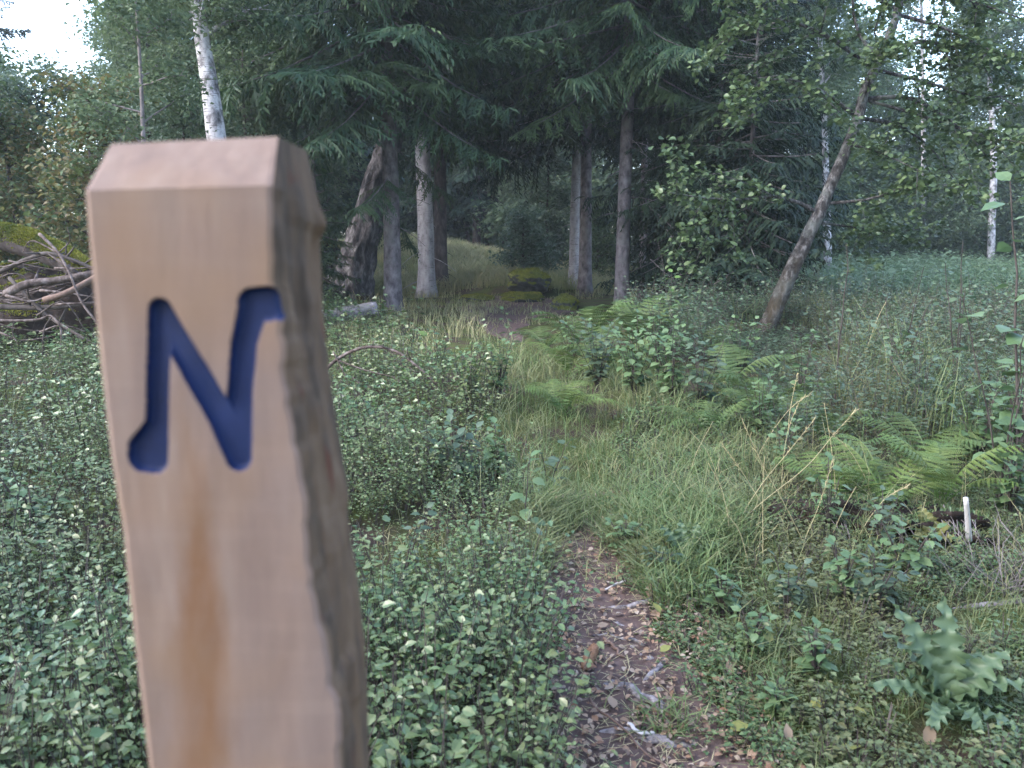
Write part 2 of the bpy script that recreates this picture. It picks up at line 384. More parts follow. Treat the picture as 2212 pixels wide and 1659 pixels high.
def decid(rg, H, r0, path=None, crown0=.25, spread=.35, nl=14, nleaf=15000, ls=.09, lod=0, up=.6, droop=.5, sub=5, sig=.16, flat=.6, limbs=None, wl=.34, wood=True, radii=None, rough=.06, sides=14):
    tr, cr = MB(), MB()
    if path is None:
        z = np.linspace(-.1, H, 16); s = rg.uniform(0, 90)
        path = np.stack([n2(z*.3, z*0+s, 5)*.05*H*sst(0, H, z), n2(z*.3, z*0+s+9, 6)*.05*H*sst(0, H, z), z], -1)
    path = np.asarray(path, float); t = np.linspace(0, 1, len(path))
    rad = r0*(1-t)**.8+.008 if radii is None else np.asarray(radii, float)
    rad = rad*(1+.35*np.exp(-t*len(path)*.8)) if radii is None else rad
    tr.add(*tube(path, rad, sides, rough, 8, int(rg.integers(99)), vstretch=.7))
    pts, wts = [], []
    specs = []
    if limbs is None:
        for i in range(nl):
            tt = crown0+(.97-crown0)*((i+rg.random())/nl)
            p = np.array([np.interp(tt, t, path[:, c]) for c in range(3)])
            az = i*2.39996+rg.uniform(-.5, .5); e = up*rg.uniform(.3, 1.3)
            L = spread*H*(1-.6*((tt-crown0)/(1-crown0)))*rg.uniform(.7, 1.2)
            d = np.array([math.cos(az)*math.cos(e), math.sin(az)*math.cos(e), math.sin(e)])
            q = np.linspace(0, 1, 6)[:, None]
            lp = p+d*L*q+np.array([0, 0, -droop*L*.35])*q**2+rg.normal(0, .04*L, (6, 3))*q
            specs.append((lp, .38*np.interp(tt, t, rad)+.004))
        specs.append((path[int(len(path)*.7):], .01))
    else:
        specs = limbs
    for lp, lr in specs:
        lp = np.asarray(lp, float); n = len(lp); L = np.linalg.norm(lp[-1]-lp[0])
        if wood: tr.add(*tube(lp, np.linspace(lr, .004, n), 6, cap=False))
        for s in range(sub):
            k = rg.uniform(.25, 1); p = np.array([np.interp(k*(n-1), np.arange(n), lp[:, c]) for c in range(3)])
            d = norm(norm(lp[-1]-lp[0])*.6+rg.normal(0, .55, 3)+np.array([0, 0, -.1])); l = L*rg.uniform(.2, .5)
            q = np.linspace(0, 1, 5)[:, None]; sp = p+d*l*q+np.array([0, 0, -droop*l*.4])*q**2
            if wood: tr.add(*tube(sp, np.linspace(max(.003, lr*.35), .002, 5), 4, cap=False))
            pts.append(sp[1:]); wts += [l]*4
        pts.append(lp[n//3:]); wts += [L*.5]*len(lp[n//3:])
    pts = np.concatenate(pts); wts = np.array(wts); wts = wts/wts.sum()
    idx = rg.choice(len(pts), nleaf, p=wts)
    pos = pts[idx]+rg.normal(0, sig, (nleaf, 3))*np.array([1, 1, .7])
    size = ls*rg.uniform(.6, 1.25, nleaf)
    cr.add(*scatter_leaves(pos, size, rg, leaf_t(wl, .09, .15, lod), flat))
    return tr, cr
def plant_tree(name, label, cat, loc, tc, tm, cm, group=None, rz=0, crown='crown'):
    o = thing(name, label, cat, loc, rz, group)
    part('trunk', tc[0], tm, o); part(crown, tc[1], cm, o, smooth=False)
    return o

# ================================================================== setting: ground, path, sky
def build_ground():
    def axis(lo, hi, fine_lo, fine_hi, fs, n):
        f = np.arange(fine_lo, fine_hi, fs)
        a = fine_lo-np.geomspace(fs, fine_lo-lo, n)[::-1]; b = fine_hi+np.geomspace(fs, hi-fine_hi, n)
        return np.concatenate([a, f, b])
    xs = axis(-150, 150, -6, 6, .09, 55); ys = axis(-40, 200, 0, 14, .09, 80)
    X, Y = np.meshgrid(xs, ys); Z = tz(X, Y)
    V = np.stack([X, Y, Z], -1).reshape(-1, 3); nx = len(xs)
    i = (np.arange(len(ys)-1)[:, None]*nx+np.arange(nx-1)[None]).ravel()
    F = np.concatenate([np.stack([i, i+1, i+nx+1], -1), np.stack([i, i+nx+1, i+nx], -1)])
    o = link('ground', mk_mesh('ground', V, F, M['ground'])); o['kind'] = 'structure'
build_ground()
def build_path():
    ys = np.concatenate([np.arange(.4, 5, .025), np.arange(5, 18.8, .08)]); n = 25
    hw = np.interp(ys, [.4, 1.8, 2.6, 3.3, 3.9, 6, 11, 13, 15, 17, 18.8], [.29, .27, .225, .165, .07, .05, .1, .35, .95, 1.15, .9])
    rag = 1+.35*n2(ys*2.3, ys*0, 11)+.25*n2(ys*7, ys*0, 12); ragl = 1+.35*n2(ys*2.3, ys*0+9, 13)+.25*n2(ys*7, ys*0+9, 14)
    f = np.linspace(-1, 1, n)
    X = path_x(ys)[:, None]+np.where(f < 0, f*(hw*ragl)[:, None], f*(hw*rag)[:, None])
    Y = np.repeat(ys[:, None], n, 1)
    Z = tz(X, Y)+.012+.012*np.abs(n2(X*9, Y*9, 15))+.006*n2(X*30, Y*30, 16)
    Z -= (.09*sst(3.8, 4.3, ys)*(1-sst(10, 11.5, ys)))[:, None]; Z[:, 0] -= .03; Z[:, -1] -= .03
    V = np.stack([X, Y, Z], -1).reshape(-1, 3)
    i = (np.arange(len(ys)-1)[:, None]*n+np.arange(n-1)[None]).ravel()
    F = np.concatenate([np.stack([i, i+1, i+n+1], -1), np.stack([i, i+n+1, i+n], -1)])
    o = link('path', mk_mesh('path', V, F, M['path'])); o['kind'] = 'structure'
build_path()

# ================================================================== the marker post
def build_post():
    lean = R(7); A = np.array([1.0, 0, 0]); W = np.array([0, math.sin(lean), math.cos(lean)]); D = np.array([0, math.cos(lean), -math.sin(lean)])
    P0 = CAM+ray(400, 830)*.462
    def loc(u, v, d=0.0):
        r = ray(u, v); Q = P0+D*d; t = ((Q-CAM)@D)/(r@D); p = CAM+r*t-P0
        return p@A, p@W
    def wpt(a, w, d): return P0+A*np.asarray(a)[..., None]+W*np.asarray(w)[..., None]+D*np.asarray(d)[..., None]
    base_y = P0[1]-(P0[2])*math.tan(lean); 
    S = .104
    Lp = np.array([loc(u, v) for u, v in [(180, 412), (192, 560), (212, 780), (238, 1000), (262, 1150), (287, 1380), (318, 1659)]])
    Rp = np.array([loc(u, v) for u, v in [(582, 400), (584, 460), (592, 540), (594, 600), (612, 680), (616, 790), (626, 880), (640, 960), (665, 1085), (664, 1130), (674, 1215), (684, 1280), (705, 1390), (708, 1485), (729, 1515), (729, 1659)]])
    Bp = np.array([loc(u, v, S) for u, v in [(668, 342), (672, 400), (688, 470), (691, 500), (684, 520), (690, 600), (700, 700), (712, 800), (728, 900), (742, 1000), (754, 1075), (752, 1090), (762, 1180), (780, 1330), (795, 1480), (801, 1659)]])
    wt_l, wt_r = Lp[0, 1], Rp[0, 1]; wv = min(Lp[-1, 1], Rp[-1, 1]); wb = -(P0[2]+.15)/math.cos(lean)
    def ip(tab, w):
        o = np.argsort(tab[:, 1]); return np.interp(w, tab[o, 1], tab[o, 0])
    nc = 220; s = np.concatenate([np.linspace(0, 1, 700), 1+np.linspace(.03, 1, 25)])
    f = np.linspace(0, 1, nc)
    wtop = wt_l+(wt_r-wt_l)*f
    wbase = np.where(s[:, None] <= 1, wtop[None]*(1-np.minimum(s, 1))[:, None]+wv*np.minimum(s, 1)[:, None], wv+(wb-wv)*(s[:, None]-1))
    wrow = wbase.mean(1)
    aL = ip(Lp, wrow); aR = ip(Rp, wrow)+0.0022*n2(wrow*45, wrow*0, 17)+.0015*n2(wrow*140, wrow*0, 18)
    AA = aL[:, None]+(aR-aL)[:, None]*f[None]
    # letter strokes: capsules measured on the face
    px = .462/FU*1.0
    caps = [((345, 669, 23), (338, 960, 22)), ((334, 925, 22), (310, 968, 31)), ((339, 955, 22), (312, 984, 34)), ((339, 955, 22), (332, 994, 27)), ((346, 672, 23), (420, 800, 26)), ((420, 800, 26), (478, 900, 27)), ((478, 900, 27), (516, 992, 24)),
            ((517, 988, 24), (518, 850, 25)), ((518, 850, 25), (527, 740, 25)), ((527, 740, 25), (548, 656, 30)), ((548, 656, 33), (575, 656, 36)), ((575, 656, 36), (600, 664, 25))]
    dist = np.full(AA.shape, -1.0)
    for (u0, v0, r0), (u1, v1, r1) in caps:
        a0, w0 = loc(u0, v0); a1, w1 = loc(u1, v1)
        k0 = loc(u0+1, v0)[0]-a0; R0, R1 = (r0+3.2)*k0, (r1+3.2)*k0
        dx, dw = a1-a0, w1-w0; tt = np.clip(((AA-a0)*dx+(wbase-w0)*dw)/(dx*dx+dw*dw), 0, 1)
        dd = (R0+(R1-R0)*tt)-np.hypot(AA-a0-dx*tt, wbase-w0-dw*tt)
        dist = np.maximum(dist, dd)
    dist = dist+.00025*n2(AA*90, wbase*90, 3)
    q = np.clip(dist/.0036, 0, 1); groove = .0058*np.sqrt(np.clip(1-(1-q)**2, 0, 1))
    rnd = .0025*(1-sst(0, .035, f))[None]+.0013*(1-sst(0, .03, 1-f))[None]*np.ones((len(s), 1))     # worn arrises
    DD = groove+.0006*n2(AA*60, wbase*25, 5)+rnd
    V = wpt(AA, wbase, DD).reshape(-1, 3)
    i = (np.arange(len(s)-1)[:, None]*nc+np.arange(nc-1)[None])
    inside = (dist[:-1, :-1]+dist[1:, 1:]+dist[:-1, 1:]+dist[1:, :-1])/4 > 0
    def quads(ii): ii = ii.ravel(); return np.concatenate([np.stack([ii, ii+nc, ii+nc+1], -1), np.stack([ii, ii+nc+1, ii+1], -1)])
    base = np.array([P0[0]+0.0, base_y, 0.0]); base[2] = float(tz(base[0], base[1]))
    root = thing('waymark_post', 'square sawn wooden waymark post with chamfered top and carved blue letter, close to the path', 'post', base)
    def compact(V, F):
        u, inv = np.unique(F, return_inverse=True); return V[u], inv.reshape(-1, 3)
    Vl, Fl = compact(V, quads(i[inside])); Vf, Ff = compact(V, quads(i[~inside]))
    body = MB(); body.add(Vf-base, Ff, 0)
    # right (waney) face
    nk = 26; g = np.linspace(0, 1, nk)
    edge_d = DD[:, -1]
    aB = ip(Bp, wrow-.0)
    RA = aR[:, None]+(aB-aR)[:, None]*g[None]; RW = np.repeat(wbase[:, -1][:, None], nk, 1)+(0)*g[None]
    top_b = Bp[0, 1]
    RW = RW+np.clip(1-s, 0, 1)[:, None]*0
    RD = edge_d[:, None]+(S-edge_d)[:, None]*g[None]
    Q = np.stack([RW*26, RD*60, RD*0], -1); bul = .0035*vnoise(Q, 31)+.002*vnoise(Q*np.array([2.2, 3, 1]), 32)
    # a wane groove wandering down the side, and a knot collar near the top
    vm = sst(0, .06, g)[None]*1.0
    ln = .38+.28*(1-np.clip(s, 0, 1))*0+.18*n2(s*5, s*0, 41)
    gro = np.exp(-((g[None]-ln[:, None])/.09)**2)*.0045*sst(.12, .2, s)[:, None]
    wk = ip_w = loc(690, 485, S)[1]
    knot = .006*np.exp(-((RW-wk)/.012)**2)*sst(.45, .9, g)[None]
    RA = RA+(bul-gro+knot)*vm*(1-.6*sst(.93, 1, g))[None]
    Vr = wpt(RA, RW, RD).reshape(-1, 3)
    ii = (np.arange(len(s)-1)[:, None]*nk+np.arange(nk-1)[None]).ravel()
    body.add(Vr-base, np.concatenate([np.stack([ii, ii+nk, ii+nk+1], -1), np.stack([ii, ii+nk+1, ii+1], -1)]), 1)
    # back and left faces
    aBL = aL+.004
    bk = np.stack([wpt(RA[:, -1], wbase[:, -1], np.full(len(s), S)), wpt(aBL, wbase[:, 0], np.full(len(s), S))], 1).reshape(-1, 3)
    lf = np.stack([wpt(aBL, wbase[:, 0], np.full(len(s), S)), wpt(AA[:, 0], wbase[:, 0], DD[:, 0])], 1).reshape(-1, 3)
    ii = np.arange(len(s)-1)*2; F2 = np.concatenate([np.stack([ii, ii+2, ii+3], -1), np.stack([ii, ii+3, ii+1], -1)])
    body.add(bk-base, F2, 0); body.add(lf-base, F2, 0)
    # chamfered top
    t0 = np.array([(*loc(240, 311, .024), .024), (*loc(601, 295, .024), .024)]); tb = np.array([(*loc(663, 326, .086), .086)])
    fl = wpt(*t0[0]); fr = wpt(*t0[1]); br = wpt(*tb[0]); bl = fl+(br-fr)
    rows = 10; cols = nc; h = np.linspace(0, 1, rows)[:, None, None]
    e0 = wpt(AA[0], wbase[0], DD[0]); e1 = fl+(fr-fl)*f[:, None]
    ch = e0[None]*(1-h)+e1[None]*h; ch = ch+D*(.0006*n2(f[None]*14+0*h[..., 0], h[..., 0]*6+0*f[None], 8))[..., None]*np.sin(h*np.pi)
    ii = (np.arange(rows-1)[:, None]*cols+np.arange(cols-1)[None]).ravel()
    body.add(ch.reshape(-1, 3)-base, np.concatenate([np.stack([ii, ii+1, ii+cols+1], -1), np.stack([ii, ii+cols+1, ii+cols], -1)]), 0)
    e0 = wpt(RA[0], RW[0], RD[0]); e1 = fr+(br-fr)*g[:, None]; cols = nk
    ch = e0[None]*(1-h)+e1[None]*h
    ii = (np.arange(rows-1)[:, None]*cols+np.arange(cols-1)[None]).ravel()
    body.add(ch.reshape(-1, 3)-base, np.concatenate([np.stack([ii, ii+1, ii+cols+1], -1), np.stack([ii, ii+cols+1, ii+cols], -1)]), 1)
    q4 = [wpt(RA[0, -1], RW[0, -1], S), wpt(aBL[0], wbase[0, 0], S), br, bl, fl, fr, wpt(AA[0, 0], wbase[0, 0], DD[0, 0])]
    body.add(np.array([np.ravel(x) for x in q4])-base, [(0, 1, 3), (0, 3, 2), (1, 6, 4), (1, 4, 3), (4, 5, 2), (4, 2, 3)], 0)
    # wood
    m, nt = newmat('sawn_wood')
    tc = nt.nodes.new('ShaderNodeTexCoord').outputs['Object']
    grain = noise(nt, 1, tc, 8, .65, (55, 55, 5)); fine = noise(nt, 1, tc, 4, .6, (260, 260, 14))
    patch = noise(nt, 11, tc, 3, .5, (1, 1, .7))
    c = ramp(nt, grain, [(.3, (.210, .144, .119)), (.5, (.255, .179, .147)), (.7, (.30, .22, .183))])
    c = mixc(nt, ramp(nt, patch, [(.48, (0, 0, 0)), (.68, (.55, .55, .55))]), c, (0.22, 0.165, 0.155))
    mp = nt.nodes.new('ShaderNodeMapping'); mp.inputs['Rotation'].default_value = (0, R(-28), 0); mp.inputs['Scale'].default_value = (8, 8, 90); nt.links.new(tc, mp.inputs[0])
    saw = noise(nt, 1, mp.outputs[0], 3, .5); c = mixc(nt, ramp(nt, saw, [(.52, (0, 0, 0)), (.72, (.16, .16, .16))]), c, (0.38, 0.295, 0.245))
    # rusty resin streak running down the face
    pA = wpt(*loc(405, 880), 0)-base; pB = wpt(*loc(435, 1659), 0)-base
    sx = nt.nodes.new('ShaderNodeSeparateXYZ'); nt.links.new(tc, sx.inputs[0])
    k = (pB[0]-pA[0])/(pB[2]-pA[2])
    def math_(op, a, b):
        n = nt.nodes.new('ShaderNodeMath'); n.operation = op
        for q_, v_ in enumerate((a, b)):
            if isinstance(v_, bpy.types.NodeSocket): nt.links.new(v_, n.inputs[q_])
            else: n.inputs[q_].default_value = v_
        return n.outputs[0]
    zz = math_('SUBTRACT', sx.outputs[2], pA[2]); xx = math_('SUBTRACT', math_('SUBTRACT', sx.outputs[0], pA[0]), math_('MULTIPLY', zz, k))
    nz_ = noise(nt, 1, tc, 5, .6, (30, 30, 9)); xx = math_('ADD', xx, math_('MULTIPLY', math_('SUBTRACT', nz_, .5), .06))
    wid = math_('ADD', math_('MULTIPLY', zz, -.075), .010)
    st = math_('SUBTRACT', 1.0, math_('DIVIDE', math_('ABSOLUTE', xx, 0), wid)); 
    mr = N(nt, 'ShaderNodeMapRange'); nt.links.new(st, mr.inputs[0]); mr.inputs[1].default_value = 0; mr.inputs[2].default_value = 1.0; mr.inputs[4].default_value = .85
    mz = N(nt, 'ShaderNodeMapRange'); nt.links.new(zz, mz.inputs[0]); mz.inputs[1].default_value = .03; mz.inputs[2].default_value = -.08
    c = mixc(nt, math_('MULTIPLY', mr.outputs[0], mz.outputs[0]), c, (0.2, 0.1, 0.05))
    nw = noise(nt, 6, tc, 3); c = mixc(nt, ramp(nt, nw, [(.46, (0, 0, 0)), (.64, (.75, .75, .75))]), c, (.285, .18, .115))
    out(nt, bsdf(nt, c, .75, .25, fine, .25, .001).outputs[0])
    m2, nt = newmat('waney_side')
    tc = nt.nodes.new('ShaderNodeTexCoord').outputs['Object']
    c = ramp(nt, noise(nt, 1, tc, 6, .65, (60, 34, 5)), [(.34, (.045, .028, .019)), (.45, (.105, .07, .05)), (.56, (.15, .092, .058)), (.70, (.20, .13, .088))])
    c = mixc(nt, ramp(nt, noise(nt, 1, tc, 3, .5, (90, 60, 12)), [(.62, (0, 0, 0)), (.68, (.8, .8, .8))]), c, (.12, .035, .022))
    out(nt, bsdf(nt, c, .85, .2, noise(nt, 1, tc, 6, .7, (160, 160, 18)), .5, .003).outputs[0])
    m3, nt = newmat('blue_paint')
    tc = nt.nodes.new('ShaderNodeTexCoord').outputs['Object']
    c = ramp(nt, noise(nt, 40, tc, 5), [(.3, (.004, .014, .068)), (.7, (.007, .023, .105))])
    out(nt, bsdf(nt, c, .55, .35, noise(nt, 300, tc, 4), .3, .001).outputs[0])
    part('post_body', body, [m, m2], root)
    part('carved_letter', (Vl-base, Fl), m3, root)
build_post()

# ================================================================== ground cover (uncountable)
def sample(n, x0, x1, y0, y1, rg, logy=True):
    y = np.exp(rg.uniform(math.log(y0), math.log(y1), n)) if logy else rg.uniform(y0, y1, n)
    x = rg.uniform(0, 1, n); 
    xa = np.interp(y, *x0) if isinstance(x0, tuple) else np.full(n, x0); xb = np.interp(y, *x1) if isinstance(x1, tuple) else np.full(n, x1)
    return xa+(xb-xa)*x, y
def gproj(x, y): return proj(np.stack([x, y, tz(x, y)], -1))
BIL_V = [640, 660, 700, 740, 780, 850, 900, 1000, 1150, 1200, 1400, 1659, 2400]; BIL_U = [640, 690, 800, 880, 950, 1030, 1075, 1130, 1150, 1160, 1175, 1180, 1200]
def stuff(name, mb, mat, smooth=False):
    V, F, Mi = mb.get(); o = link(name, mk_mesh(name, V, F, mat, smooth, Mi)); o['kind'] = 'stuff'; return o
def sprig(rg, h, nl, ls, lod):
    """a small upright bushy plant in local coordinates: leaves along a few leaning stems"""
    mb = MB(); pos, dirs = [], []
    for b in range(3):
        az = rg.uniform(0, 6.28); lean = rg.uniform(.15, .55); top = np.array([math.cos(az)*lean*h, math.sin(az)*lean*h, h*rg.uniform(.75, 1.05)])
        for k in range(nl//3):
            t = .35+.65*(k+rg.random())/(nl/3); p = top*t+np.array([0, 0, 0]); a2 = az+(1 if k % 2 else -1)*rg.uniform(.5, 1.8)
            d = np.array([math.cos(a2), math.sin(a2), rg.uniform(-.25, .35)]); pos.append(p+d*.012+rg.normal(0, .012, 3)); dirs.append(d)
        s = np.array([[0, 0, 0], top*.5, top*.98]); mb.add(*tube(s, [.0018, .0015, .001], 3, cap=False), 1)
    pos = np.array(pos); dirs = np.array(dirs); n = len(pos)
    up = np.stack([rg.normal(0, .45, n), rg.normal(0, .45, n), np.ones(n)], -1)
    T = leaf_t(.31, .07, .08, lod)
    mb.add(*inst(T[0], T[1], frames(dirs, up)*(ls*rg.uniform(.6, 1.25, n))[:, None, None], pos), 0)
    return mb.get()
def plant_sprigs(mb, x, y, h, tmpls, rg, sc, dz=0):
    az = rg.uniform(0, 6.28, len(x)); which = rg.integers(0, len(tmpls), len(x))
    for k, (V, F, Mi) in enumerate(tmpls):
        s = which == k
        if not s.any(): continue
        c, sn = np.cos(az[s]), np.sin(az[s]); Mx = np.zeros((s.sum(), 3, 3)); Mx[:, 0, 0] = c; Mx[:, 0, 1] = -sn; Mx[:, 1, 0] = sn; Mx[:, 1, 1] = c; Mx[:, 2, 2] = h[s]
        Mx = Mx*sc[s][:, None, None]
        VV, FF = inst(V, F, Mx, np.stack([x[s], y[s], tz(x[s], y[s])+dz], -1))
        mb.V.append(VV); mb.F.append(FF+mb.n); mb.n += len(VV); mb.M.append(np.tile(Mi, s.sum()))
g1 = np.random.default_rng(101)
def bilberries():
    mb = MB()
    T2 = [sprig(g1, .30, 40, .0245, 2) for _ in range(6)]; T0 = [sprig(g1, .25, 32, .032, 0) for _ in range(6)]; T00 = [sprig(g1, .24, 21, .05, 0) for _ in range(5)]
    def zone(x, y):
        u, v, d = gproj(x, y)
        jitter = 22*n2(x*3, y*3, 55)
        return (u < np.interp(v, BIL_V, BIL_U)+jitter) & (v > 655)
    for y0, y1, dens, T, sc in ((1.05, 4.3, 470, T2, .76), (4.3, 8.5, 120, T0, 1.08), (8.5, 16, 36, T00, 1.25)):
        xa = -1.15*y1*.66-.8; area = (1.4-xa)*(y1-y0); n = int(dens*area)
        x, y = sample(n, xa, 1.4, y0, y1, g1, False)
        cl = n2(x*1.6, y*1.6, 61)+.5*n2(x*4, y*4, 62)
        ok = zone(x, y) & (g1.random(n) < np.clip(.62+1.7*cl, .02, 1)) & ~((np.abs(x-(-.20)) < .10) & (y < .55)) & (x > -(y*.66+.9)*1.1)
        x, y, cl = x[ok], y[ok], cl[ok]
        plant_sprigs(mb, x, y, np.clip(1+.55*cl+.15*g1.normal(size=len(x)), .4, 1.75), T, g1, sc*np.clip(1+.25*g1.normal(size=len(x))+.25*n2(x*1.1, y*1.1, 64), .6, 1.6 if y0 < 4 else 1.25))
    stuff('bilberry_cover', mb, [M['bilberry'], M['twig']])
bilberries()
def blades(mb, x, y, L, w, rg, lean=.45, bend=.25, mi=0):
    n = len(x); az = rg.uniform(0, 6.28, n); ln = np.abs(rg.normal(0, lean, n))
    d = norm(np.stack([np.cos(az)*ln, np.sin(az)*ln, np.ones(n)], -1)); sd = np.stack([-np.sin(az), np.cos(az), 0*az], -1)
    sd = norm(sd+.6*rg.normal(size=(n, 3))*[1, 1, 0]); base = np.stack([x, y, tz(x, y)-.01], -1)
    midp = base+d*(L*.5)[:, None]; d2 = norm(d+np.stack([np.cos(az)*bend*2.2, np.sin(az)*bend*2.2, -bend*1.3+0*az], -1)); tip = midp+d2*(L*.5)[:, None]; q3 = midp+d2*(L*.27)[:, None]
    s = sd*(w*.5)[:, None]
    V = np.stack([base-s*.8, base+s*.8, midp-s, midp+s, q3-s*.7, q3+s*.7, tip], 1)
    F = np.array([(0, 1, 3), (0, 3, 2), (2, 3, 5), (2, 5, 4), (4, 5, 6)])[None]+(np.arange(n)*7)[:, None, None]
    mb.add(V.reshape(-1, 3), F.reshape(-1, 3), mi)
def tufts(n, x0, x1, y0, y1, rg, per, sig, logy=True):
    x, y = sample(n, x0, x1, y0, y1, rg, logy)
    return np.repeat(x, per)+rg.normal(0, sig, n*per), np.repeat(y, per)+rg.normal(0, sig, n*per)
def grass():
    rg = np.random.default_rng(5); mb = MB()
    # long grass beside and over the path
    x, y = tufts(3600, -.3, 2.6, 2.7, 9.5, rg, 26, .055)
    u, v, d = gproj(x, y)
    lb = np.interp(v, BIL_V, BIL_U)-25; rb = np.interp(v, [700, 780, 850, 900, 1000, 1150, 1250, 1330], [1180, 1330, 1450, 1590, 1640, 1600, 1530, 1480])
    onp = (np.abs(x-path_x(y)) < np.interp(y, [2.7, 3.1, 3.6, 4.3], [.22, .17, .0, .0]))
    ok = (u > lb) & (u < rb+40*rg.normal(size=len(u))) & ~onp & (rg.random(len(u)) < np.interp(v, [1330, 1200, 1100], [.12, .5, 1]))
    x, y = x[ok], y[ok]
    L = rg.uniform(.16, .40, len(x))*np.interp(y, [2.7, 3.6, 5], [.55, .85, 1])*(1+.25*n2(x*2, y*2, 71))*np.where(np.abs(x-path_x(y)-.02) < .17, .62, 1)
    blades(mb, x, y, L, rg.uniform(.0028, .0055, len(x))*np.maximum(1, y/5), rg, .5, .35)
    # thin grass elsewhere, right of the path and among the bilberries
    x, y = tufts(2100, .45, 4.2, 1.3, 9, rg, 14, .05)
    ok = (x > path_x(y)+.2) & (n2(x*1.7, y*1.7, 72) > -.25)
    x, y = x[ok], y[ok]; blades(mb, x, y, rg.uniform(.05, .16, len(x)), rg.uniform(.002, .004, len(x))*np.maximum(1, y/5), rg, .6, .4)
    x, y = tufts(500, -7, .3, 3.0, 14, rg, 8, .08)
    u, v, d = gproj(x, y); ok = u < np.interp(v, BIL_V, BIL_U); x, y = x[ok], y[ok]
    blades(mb, x, y, rg.uniform(.22, .45, len(x)), rg.uniform(.002, .004, len(x))*np.maximum(1, y/5), rg, .25, .25)
    x, y = tufts(1500, 1.4, 9, 4.4, 14, rg, 10, .08); u, v, d = gproj(x, y); ok = (u > np.interp(v, [600, 760, 900, 1100], [1700, 1560, 1600, 1700])) & (n2(x*1.1, y*1.1, 75) > -.15) & ~((u > 1530) & (u < 1800) & (v > 735) & (v < 980)); x, y = x[ok], y[ok]
    blades(mb, x, y, rg.uniform(.35, .85, len(x)), rg.uniform(.004, .007, len(x))*np.maximum(1, y/6), rg, .3, .3)
    x, y = tufts(900, .6, 3.4, 1.9, 4.6, rg, 14, .06); u, v, d = gproj(x, y); ok = (u > np.interp(v, [850, 1150, 1330, 1600], [1450, 1500, 1560, 1650])) & (n2(x*1.3, y*1.3, 76) > -.05) & (u < 1950-rg.random(len(u))*250) & ~((v > 1330) & (u > 1700)); x, y = x[ok], y[ok]
    blades(mb, x, y, rg.uniform(.10, .30, len(x))*np.interp(y, [2.2, 3.2, 4.4], [.8, 1.25, 1.6]), rg.uniform(.002, .0042, len(x)), rg, .5, .4)
    # sedge tufts that catch the light by the herbs
    for (uu, vv, nn) in ((1470, 990, 90), (1405, 1010, 60), (1520, 1030, 60), (1290, 1010, 60), (1445, 1585, 110)):
        p = G(uu, vv); x = p[0]+rg.normal(0, .05, nn); y = p[1]+rg.normal(0, .05, nn); blades(mb, x, y, rg.uniform(.16, .38, nn)*(.45 if vv > 1500 else 1), rg.uniform(.003, .006, nn), rg, .6, .45)
    stuff('grass', mb, [M['grass']])
    mb = MB()
    x, y = tufts(2300, -8, 4.5, 19.6, 36, rg, 14, .12)
    ok = (np.abs(x) < 9) & (rg.random(len(x)) < np.interp(x, [-8, 1.5, 4.5], [1, 1, .25])); x, y = x[ok], y[ok]
    blades(mb, x, y, rg.uniform(.25, .6, len(x)), rg.uniform(.012, .022, len(x)), rg, .35, .3)
    x, y = tufts(260, -.6, 2.2, 2.9, 5.2, rg, 9, .06); blades(mb, x, y, rg.uniform(.06, .2, len(x)), rg.uniform(.002, .004, len(x)), rg, .8, .4)
    x, y = tufts(420, -5, -.4, 9, 17, rg, 7, .1); blades(mb, x, y, rg.uniform(.15, .4, len(x)), rg.uniform(.005, .01, len(x)), rg, .3, .2)
    for (uu, vv) in ((850, 682), (924, 642), (953, 640), (1240, 630), (1263, 636), (1342, 680), (1386, 640), (755, 630)):
        p = G(uu, vv); n = 160; a = rg.uniform(0, 6.28, n); rr = rg.uniform(.18, .5, n)*(2 if uu < 800 else 1); blades(mb, p[0]+np.cos(a)*rr, p[1]+np.sin(a)*rr-.05, rg.uniform(.08, .3, n), rg.uniform(.005, .01, n), rg, .5, .3)
    x, y = tufts(150, -1.2, 1.3, 13, 18.5, rg, 7, .12); blades(mb, x, y, rg.uniform(.06, .22, len(x)), rg.uniform(.006, .012, len(x)), rg, .6, .3)
    x, y = tufts(90, .9, 3.2, 2.4, 5.0, rg, 4, .05); blades(mb, x, y, rg.uniform(.2, .45, len(x)), rg.uniform(.0016, .003, len(x)), rg, .45, .25)
    stuff('dry_grass', mb, [M['dry_grass']])
grass()
def clear_spot(x, y):
    u, v, d = gproj(x, y); p = G(2040, 1560)
    return ((np.hypot(x-p[0], y-p[1]) < .15) | ((u > 1960) & (v > 1300) & (v < 1400)) | ((u > 1820) & (u < 2130) & (v > 1105) & (v < 1205)))
